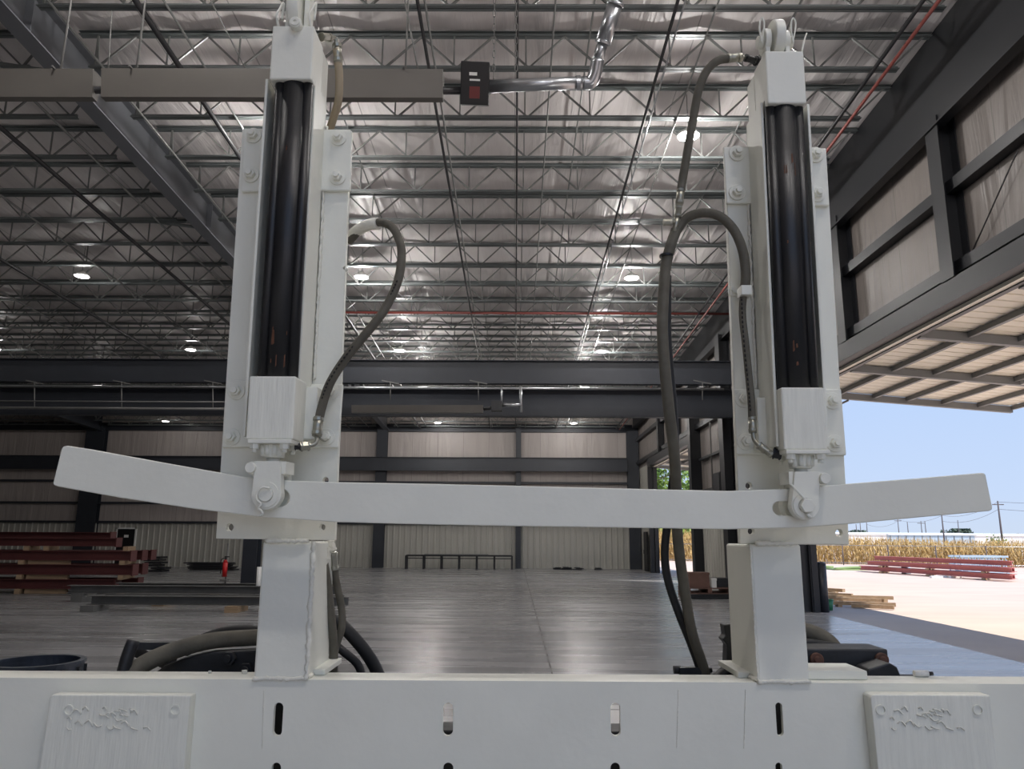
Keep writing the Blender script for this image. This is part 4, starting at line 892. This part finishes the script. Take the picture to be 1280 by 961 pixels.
    for du, dw in ((-.036, -.034), (.036, -.034), (-.036, .034), (.036, .034)):
        g = MB(); g.cyl(L(lc+du, lb-.010, CW+dw), L(lc+du, lb-.022, CW+dw), .0115, n=6, smooth=False); g.cyl(L(lc+du, lb-.022, CW+dw), L(lc+du, lb-.031, CW+dw), .006, n=10); g.build('flange_bolt', PT, fl_)
    g = MB(); g.cyl(L(lc, lb-.04, CW), L(lc, lb-.075, CW), .0155, n=18); g.build('piston_rod', PT, PM)
    # clevis: block above, two cheeks gripping the bar, round nose at the pin
    pc = mp(334, 618, -.15) if left else mp(1005.5, 632, -.15); tv = lb-.052
    rN = .036 if left else .033
    def cheek(w0, w1):
        hw = .030; ol = [(lc-hw, tv), (lc+hw, tv)]
        n = 14; d_ = Vector((pc[0]-lc, 0)); right = [(pc[0]+rN*math.cos(a), pc[1]+rN*math.sin(a)) for a in [math.radians(20-220*k/n) for k in range(n+1)]]
        g = MB(); g.prism(ol+right, [], L, w0, w1); return g
    body = MB(); body.lbox(lc-.032, lc+.032, pc[1]+rN+.008, tv, -.152, -.072); cv = body.build('clevis', PT, PM, .004)
    cheek(-.158, -.130).build('clevis_cheek', PT, cv, .003); cheek(-.094, -.066).build('clevis_cheek', PT, cv, .003)
    g = MB(); sv = 1 if left else -1
    g.cyl(L(lc-sv*.038, tv-.016, -.148), L(lc-sv*.038, tv-.016, -.168), .0125, n=14); g.cyl(L(lc-sv*.038, tv-.016, -.10), L(lc-sv*.038, tv-.016, -.15), .016, n=14)
    g.build('clamp_bolt', PT, cv, .001)
    g = MB(); g.lbox(lc+sv*.03, lc+sv*.042, tv-.03, tv, -.15, -.08); g.build('clamp_ear', PT, cv, .001)
    g = MB(); g.cyl(L(pc[0], pc[1], -.05), L(pc[0], pc[1], -.168), .017, n=22); 
    if not left: g.cyl(L(pc[0], pc[1], -.160), L(pc[0], pc[1], -.176), .0175, n=6, smooth=False)
    pin = g.build('clevis_pin', PT, PM, .0015)
    g = MB(); g.ring(L(pc[0], pc[1], -.162), L(pc[0], pc[1], -.158), .030, .018); g.build('washer', PT, pin)
    g = MB()
    if left: g.tube([L(pc[0]+u, pc[1]+v, w) for u, v, w in ((.012, .014, -.172), (-.004, .016, -.174), (-.016, .004, -.174), (-.016, -.012, -.174), (-.006, -.022, -.173), (-.012, -.032, -.172), (-.006, -.037, -.171), (-.002, -.044, -.170), (-.008, -.05, -.168))], .0028, n=7)
    else: g.tube([L(pc[0]+u, pc[1]+v, w) for u, v, w in ((-.036, .05, -.168), (-.022, .034, -.170), (-.006, .014, -.172), (-.004, .004, -.17))], .003, n=7); g.cyl(L(pc[0]-.003, pc[1]-.019, -.170), L(pc[0]+.006, pc[1]-.028, -.170), .004, n=8)
    g.build('cotter', PT, pin)
    # eye, ring and clips on the top
    et = vt; g = MB(); ew = CW
    if left:
        g.lbox(uc-.03, uc-.018, et, et+.12, ew-.02, ew+.02); g.lbox(uc+.02, uc+.034, et, et+.13, ew-.02, ew+.02); g.build('eye_lug', PT, tb, .002)
        g = MB(); g.cyl(L(uc-.016, et+.06, ew), L(uc+.014, et+.06, ew), .062, n=28); e_ = g.build('eye', PT, tb, .003)
        g = MB(); cc = mp(369.5, 29, -.17); g.cyl(L(cc[0], cc[1], -.14), L(cc[0], cc[1], -.176), .0155, n=18); g.ring(L(cc[0], cc[1], -.179), L(cc[0], cc[1], -.176), .012, .004); g.build('plug', PT, tb, .001)
        for du in (-.042, .044): g = MB(); g.tube([L(uc+du, et-.0, ew-.03), L(uc+du-.004, et+.03, ew-.04), L(uc+du, et+.055, ew-.03), L(uc+du+.006, et+.08, ew-.02), L(uc+du+.004, et+.03, ew-.02)], .0035, n=6); g.build('spring_clip', PT, tb)
    else:
        g.lbox(uc-.040, uc-.028, et, et+.035, ew-.02, ew+.02); g.lbox(uc+.012, uc+.024, et, et+.035, ew-.02, ew+.02); g.cyl(L(uc-.042, et+.052, ew), L(uc-.026, et+.052, ew), .033, n=22); g.cyl(L(uc+.008, et+.05, ew), L(uc+.024, et+.05, ew), .03, n=22); g.build('eye_lug', PT, tb, .002)
        g = MB(); g.cyl(L(uc-.021, et+.055, ew), L(uc+.006, et+.055, ew), .053, n=30); g.build('eye', PT, tb, .004)
        g = MB(); g.cyl(L(uc-.056, et+.05, ew), L(uc+.038, et+.05, ew), .017, n=16); g.build('eye_pin', PT, tb, .002)
        for du, s3 in ((-.05, 1), (.033, 1)):
            g = MB(); g.tube([L(uc+du, et+.035, ew-.02), L(uc+du-.004, et+.08, ew-.02), L(uc+du+.002, et+.108, ew-.02), L(uc+du+.009, et+.095, ew-.02), L(uc+du+.006, et+.07, ew-.02), L(uc+du, et+.045, ew-.02)], .0022, n=6); g.build('spring_clip', PT, tb)
        g = MB(); g.tube([L(uc+.052, et+.0, ew-.02), L(uc+.066, et+.05, ew-.01), L(uc+.078, et+.078, ew)], .0022, n=6, sub=2); g.lbox(uc+.02, uc+.03, et, et+.008, ew-.03, ew); g.build('clip_wire', PT, tb)
    return dict(uc=uc, uh=uh, vt=vt, vb=vb, lc=lc, lh=lh, lb=lb, lt=lt, plate=plate)
ML = mast(-1); MR = mast(1)

# curved bar across both clevises
top = [(84, 557), (110, 561), (200, 577.5), (305, 596), (362, 600.5), (420, 602.5), (530, 604.5), (640, 607), (780, 610.5), (910, 613.5), (985, 611), (1060, 604.5), (1150, 597.5), (1226, 591)]
right_ = [(1230.5, 591.2), (1232.5, 594), (1240.8, 634), (1240.3, 637), (1237, 638.6)]
bot = [(1150, 646.5), (1065, 654.5), (1000, 659.5), (910, 661.5), (780, 659.5), (640, 657.5), (530, 655.5), (420, 652.5), (330, 646.5), (240, 635.5), (150, 622), (72, 608)]
left_ = [(67.5, 606.5), (66, 603.5), (76.5, 561), (79, 557.8)]
WB = -.124
ol = [mp(x, y, WB) for x, y in top+right_+bot+left_]
def slot(cx, cy, hx, hy, ang):
    c = mp(cx, cy, WB); sc = mp(cx+1, cy, WB)[0]-c[0]; o = stadium(0, 0, hx*sc, hy*sc, 7); return [(c[0]+u*math.cos(ang)-v*math.sin(ang), c[1]+u*math.sin(ang)+v*math.cos(ang)) for u, v in o]
g = MB(); g.prism(ol, [slot(339.5, 621.5, 22.5, 10.5, -.06), slot(993, 635.5, 27, 8.7, .0)], L, WB, WB+.024)
bar = g.build('curved_bar', PT, PM, .0025)

# ------------------------------------------------------------------ hoses
def hose(pts, r, m, name='hydraulic_hose', label=None, n=12, parent=PM):
    g = MB(); g.tube([aY(*p) for p in pts], r, n=n, sub=8); return g.build(name, m, parent, label=label)
def fitting(a, b, r, parent, hexn=12, name='fitting', m=None):
    a, b = aY(*a), aY(*b); g = MB(); g.cyl(a, b, r, n=hexn, smooth=hexn > 6); d = b-a; g.ring(a+d*.05, a+d*.2, r*1.12, r*.5, 12); g.ring(a+d*.75, a+d*.9, r*1.1, r*.5, 12); return g.build(name, m or M['steel'], parent)
HM, HC = M['hose'], M['hose_clean']
# left mast, upper pale hose
h = hose([(421, 62, 1.95), (424, 95, 1.96), (423, 125, 1.98), (416, 150, 2.02), (409, 172, 2.06)], .0115, mat('pale_hose', (160, 146, 122), .7, noise=.08, scale=20), label='pale tan hose')
fitting((421, 55, 1.95), (423, 80, 1.955), .0125, h); fitting((401, 46, 1.90), (414, 47, 1.93), .011, h, 6); g = MB(); g.tube([aY(412, 47, 1.93), aY(419, 48, 1.945), aY(421, 56, 1.95)], .006, n=8); g.build('elbow', M['steel'], h)
# left mast, looping hose on the right side
h = hose([(436, 302, 2.05), (452, 286, 2.02), (472, 278, 1.98), (489, 283, 1.94), (499, 300, 1.9), (502, 320, 1.88), (497, 352, 1.87), (480, 388, 1.86), (455, 420, 1.86), (432, 448, 1.87), (412, 480, 1.88), (402, 510, 1.89), (399, 524, 1.89)], .0115, HM, label='grey brown looping hose')
g = MB(); g.tube([aY(434, 300, 2.06), aY(447, 288, 2.03), aY(462, 281, 1.995), aY(473, 279, 1.98)], .0165, n=12); g.build('sleeve', M['weld'], h, label='pale sleeve')
g = MB(); pts_ = [(499, 352), (490, 372), (478, 394), (462, 414), (444, 434), (427, 456), (412, 480), (404, 502)]
g = MB(); q = [aY(x-2.2, y-2, 1.855) for x, y in pts_]
for i in range(len(q)-1):
    for k in range(5): a = q[i].lerp(q[i+1], (k+.1)/5); b = q[i].lerp(q[i+1], (k+.65)/5); g.cyl(a+Vector((0, -.0005, 0)), b+Vector((0, -.0005, 0)), .0022, n=5)
g.build('hose_lettering', M['hose_print'], h, label='dark broken print line along the hose')
fitting((398.5, 521, 1.89), (396, 545, 1.885), .0125, h)
g = MB(); g.tube([aY(396, 545, 1.885), aY(396, 552, 1.88), aY(391, 556, 1.875), aY(384, 557, 1.87)], .0055, n=8); g.tube([aY(399, 547, 1.885), aY(405, 551, 1.9), aY(410, 549, 1.92)], .0025, n=6); g.build('elbow', M['steel'], h)
fitting((387, 557, 1.87), (375, 558, 1.86), .0115, h, 6); fitting((376, 558, 1.865), (368, 558, 1.86), .0085, h, 6, m=M['blacksteel'])
# right mast, upper hose
h = hose([(911, 73, 1.88), (897, 76, 1.88), (884, 88, 1.885), (874, 110, 1.89), (867, 145, 1.9), (860, 185, 1.91), (854, 220, 1.92), (851, 238, 1.92)], .0115, HM, label='grey brown hose arching from top of right mast')
fitting((909, 73, 1.88), (927, 72, 1.885), .0115, h); fitting((931, 72, 1.885), (946, 76, 1.90), .0095, h, 6, m=M['blacksteel']); fitting((944, 76, 1.9), (952, 77, 1.91), .012, h, 6, m=M['blacksteel'])
g = MB(); g.cyl(aY(925, 72, 1.885), aY(932, 72, 1.885), .005, n=8); g.build('nipple', M['steel'], h)
fitting((851, 236, 1.92), (849, 256, 1.92), .0105, h); fitting((848.5, 258, 1.92), (847, 272, 1.92), .009, h, 6)
fitting((829, 278, 1.92), (840, 278, 1.92), .0085, h, 6); g = MB(); g.cyl(aY(838, 278, 1.92), aY(850, 276, 1.92), .0055, n=8); g.cyl(aY(847, 270, 1.92), aY(843, 290, 1.92), .0075, n=10); g.build('tee', M['steel'], h)
# right mast, big loop and drop to its lower block
h = hose([(845, 290, 1.93), (858, 273, 1.92), (878, 266, 1.90), (899, 270, 1.89), (917, 287, 1.88), (928, 312, 1.88), (932, 340, 1.885), (931, 362, 1.89)], .0125, HM, label='grey brown hose looping over to right mast plate')
h = hose([(930, 362, 1.895), (928, 392, 1.90), (932, 430, 1.89), (936, 470, 1.885), (939, 500, 1.88), (940, 524, 1.88)], .0095, HM, label='hose running down the right mast plate')
g = MB(); q = [aY(x, y, 1.87) for x, y in ((927, 372), (928, 400), (930, 430), (933, 460), (936, 490), (938, 515))]
for i in range(len(q)-1):
    for k in range(5): a = q[i].lerp(q[i+1], (k+.1)/5); b = q[i].lerp(q[i+1], (k+.65)/5); g.cyl(a, b, .0022, n=5)
g.build('hose_lettering', M['hose_print'], h, label='dark broken print line along the hose')
fitting((940, 521, 1.88), (941, 541, 1.875), .0095, h); g = MB(); g.tube([aY(941, 540, 1.875), aY(943, 550, 1.87), aY(950, 558, 1.86), aY(962, 566, 1.85)], .0055, n=8); g.build('elbow', M['steel'], h)
fitting((948, 556, 1.865), (957, 563, 1.86), .0095, h); fitting((956, 562, 1.86), (966, 569, 1.855), .0085, h); fitting((966, 566, 1.86), (977, 568, 1.855), .0135, h, 6, m=M['blacksteel'])
g = MB(); a = aY(927, 366, 1.9); g.box(a+Vector((.006, -.006, 0)), (.028, .04, .026)); g.build('hose_clamp', PT, MR['plate'], .002)
g = MB(); a = aY(917, 365, 1.955); g.cyl(a, a+Vector((0, -.022, 0)), .011, n=6, smooth=False); g.ring(a+Vector((0, -.002, 0)), a, .016, .006); g.box(aY(921, 366, 1.945), (.035, .01, .02)); g.build('clamp_bolt', PT, MR['plate'], .001)
# tall hanging hoses between the masts
hose([(845, 288, 1.93), (838, 308, 1.92), (832, 335, 1.92), (829, 375, 1.91), (828, 415, 1.9), (831, 460, 1.9), (836, 510, 1.92), (842, 560, 1.96), (845, 605, 2.02), (846, 655, 2.08), (849, 690, 2.12), (856, 740, 2.16), (865, 790, 2.2), (878, 830, 2.24), (890, 870, 2.26)], .0145, HM, label='tall grey brown hose hanging between the masts', n=14)
hose([(834, 345, 1.95), (834, 420, 1.95), (837, 460, 1.96), (842, 520, 1.98), (843, 580, 2.02), (836, 640, 2.10), (831, 690, 2.14), (835, 725, 2.17), (848, 765, 2.2), (864, 805, 2.23), (880, 850, 2.26)], .0115, HC, label='black hose hanging behind the grey brown one', n=12)
g = MB(); a = aY(833, 320, 1.92); g.ring(a+Vector((0, 0, -.003)), a+Vector((0, 0, .003)), .0185, .012); g.build('cable_tie', M['black'], PM)
# hoses beside the left post
h = hose([(405, 705, 2.10), (409, 730, 2.12), (414, 775, 2.15), (417, 810, 2.18), (416, 850, 2.2)], .0125, HM, label='grey brown hose beside left post, near one')
h2 = hose([(417, 700, 2.16), (420, 725, 2.18), (427, 760, 2.2), (427, 785, 2.2), (419, 812, 2.21), (414, 850, 2.22)], .0105, HM, label='grey brown hose beside left post, far one')
fitting((406, 684, 2.1), (406, 700, 2.1), .014, h, 6, m=M['weld']); fitting((410, 676, 2.12), (414, 690, 2.12), .016, h, 12, m=M['weld']); fitting((416, 690, 2.15), (418, 712, 2.16), .012, h2, 6)
hose([(408, 772, 2.35), (425, 780, 2.35), (445, 800, 2.36), (462, 822, 2.38), (474, 846, 2.4), (480, 870, 2.4)], .019, HC, label='thick black hose arching down right of left post')
hose([(412, 800, 2.3), (430, 815, 2.3), (448, 832, 2.32), (455, 860, 2.33)], .012, HC, label='thinner black hose near left post foot')
# dark linkage and hoses left of the left post
hose([(232, 812, 2.5), (255, 800, 2.48), (285, 791, 2.45), (320, 790, 2.42), (360, 800, 2.42)], .021, HC, label='thick black hose arching behind the beam at left')
hose([(152, 856, 2.12), (168, 838, 2.15), (195, 822, 2.2), (230, 809, 2.26), (270, 800, 2.32), (330, 796, 2.36)], .024, HM, label='thick dusty hose lying behind the beam at left')
g = MB(); g.tube([aY(149, 862, 2.12), aY(158, 825, 2.13), aY(167, 800, 2.14)], .017, n=14, sub=4); g.build('drain_tube', M['blacksteel'], PM)
g = MB()
ol = [(176, 862), (186, 846), (205, 832), (230, 822), (262, 815), (322, 812), (345, 812), (345, 866)]
g.prism([(aY(x, y, 2.28).x, aY(x, y, 2.28).z) for x, y in ol], [], lambda u, v, w: Vector((u, 2.28+w, v)), 0, .05); hub_ = g.build('link_arm', M['blacksteel'], PM, .006)
g = MB(); a, b = aY(170, 807, 2.3), aY(260, 807, 2.35); g.rod(a, b, .02); a, b = aY(170, 812, 2.4), aY(230, 836, 2.4); g.rod(a, aY(215, 830, 2.35), .03); g.build('cross_bar', M['blacksteel'], PM)
for px, py in ((288, 822), (309, 836)):
    a = aY(px, py, 2.28); g = MB(); g.cyl(a, a+Vector((0, -.02, 0)), .02, n=6, smooth=False); g.cyl(a+Vector((0, -.02, 0)), a+Vector((0, -.03, 0)), .011, n=12); g.build('hex_nut', M['blacksteel'], hub_, .001)
# dark clutter around the right post
g = MB(); ol = [(905, 781), (924, 779), (924, 845), (908, 845), (909, 806), (903, 799), (907, 794)]
g.prism([(aY(x, y, 2.3).x, aY(x, y, 2.3).z) for x, y in ol], [], lambda u, v, w: Vector((u, 2.3+w, v)), 0, .05); g.build('bracket', M['blacksteel'], PM, .003)
g = MB(); g.tube([aY(890, 852, 2.2), aY(905, 838, 2.24), aY(925, 828, 2.28)], .012, n=8); g.box(aY(862, 838, 2.25), (.06, .03, .02)); g.cyl(aY(842, 837, 2.25), aY(851, 837, 2.25), .011, n=10); g.cyl(aY(851, 838, 2.25), aY(890, 838, 2.25), .007, n=8); g.build('coupler', M['blacksteel'], PM)
g = MB(); a = aY(1000, 808, 2.28); b = aY(1112, 836, 2.28); topz, botz = aY(1060, 811, 2.28).z, BZ-.03
g.bb((a.x, 2.28, botz), (b.x, 2.40, topz)); blk_ = g.build('dark_block', M['blacksteel'], PM, .005)
for px in (1020, 1101):
    a = aY(px, 824, 2.28); g = MB(); g.cyl(a, a+Vector((0, -.012, 0)), .019, n=18); g.cyl(a+Vector((0, -.012, 0)), a+Vector((0, -.018, 0)), .011, n=6); g.build('bolt_head', M['rust'], blk_, .002, label='rusty bolt head')
g = MB(); g.prism([(aY(x, y, 2.18).x, aY(x, y, 2.18).z) for x, y in ((1080, 860), (1086, 836), (1112, 828), (1122, 834), (1133, 860))], [], lambda u, v, w: Vector((u, 2.18+w, v)), 0, .08); g.build('lug', M['blacksteel'], PM, .005)
hose([(985, 792, 2.5), (1010, 790, 2.5), (1032, 800, 2.48), (1044, 813, 2.46), (1052, 830, 2.44)], .026, HM, label='thick dusty hose end right of the right post')
hose([(985, 800, 2.42), (1030, 806, 2.42), (1062, 813, 2.42), (1085, 822, 2.42)], .012, HC, label='thin black hose right of the right post')
g = MB(); a, b = aY(1133, 843, 2.08), aY(1150, 843, 2.08); g.cyl(Vector((a.x, 2.04, BZ+.008)), Vector((b.x, 2.04, BZ+.008)), .008, n=10); g.build('white_sleeve', M['white'], PM); g = MB(); g.cyl(Vector((b.x, 2.04, BZ+.008)), Vector((b.x+.012, 2.04, BZ+.008)), .005, n=8); g.build('sleeve_tip', M['black'], PM)
# base body carrying those parts, behind and below the main beam
g = MB(); g.bb((-.95, 2.2, .5), (-.4, 2.45, BZ-.06)); g.bb((.5, 2.2, .5), (1.25, 2.45, BZ-.06)); g.bb((-.95, 2.2, .5), (1.25, 2.4, .62)); g.bb((-.4, 2.3, .6), (.5, 2.4, 1.165)); g.build('rear_chassis', M['blacksteel'], PM, .005)
g = MB()
for x in (-.7, .95): g.bb((x-.08, 2.24, 0), (x+.08, 2.4, .5))
for x in (-1.5, 1.5): g.bb((min(x, 0)+.0 if x < 0 else .9, 2.03, .5), (-.7 if x < 0 else x, 2.25, .6))
g.build('chassis_leg', M['blacksteel'], PM, .004)
# round dark drum at the left edge
rc = aY(46, 827, 2.75); rr = .146
dr = thing('steel_ring', 'open round dark ring on a stand behind the frame at left', 'ring', (rc.x, 2.75, 0))
g = MB(); g.ring((rc.x, 2.75, rc.z-.10), (rc.x, 2.75, rc.z), rr, rr-.012, 40); g.ring((rc.x, 2.75, rc.z-.004), (rc.x, 2.75, rc.z+.004), rr+.006, rr-.014, 40); g.build('rim', mat('blue_black_steel', (44, 50, 60), .45, noise=.25, scale=20), dr)
g = MB()
for k in range(14):
    a = 2*PI*k/14; c = Vector((rc.x+(rr+.003)*math.cos(a), 2.75+(rr+.003)*math.sin(a), rc.z-.035)); g.box(c, (.012, .018, .04), rz=a)
g.build('lug', M['blacksteel'], dr)
g = MB()
for a in (-1.75, -1.25): c = Vector((rc.x+(rr+.002)*math.cos(a), 2.75+(rr+.002)*math.sin(a), rc.z-.03)); g.box(c, (.004, .03, .03), rz=a)
g.build('sticker', M['orange'], dr, label='orange sticker')
g = MB(); g.cyl((rc.x, 2.75, 0), (rc.x, 2.75, .03), .2, n=20); g.cyl((rc.x, 2.75, .03), (rc.x, 2.75, rc.z-.1), .05, n=14); g.cyl((rc.x, 2.75, rc.z-.12), (rc.x, 2.75, rc.z-.095), rr, n=30); g.build('stand', M['blacksteel'], dr)
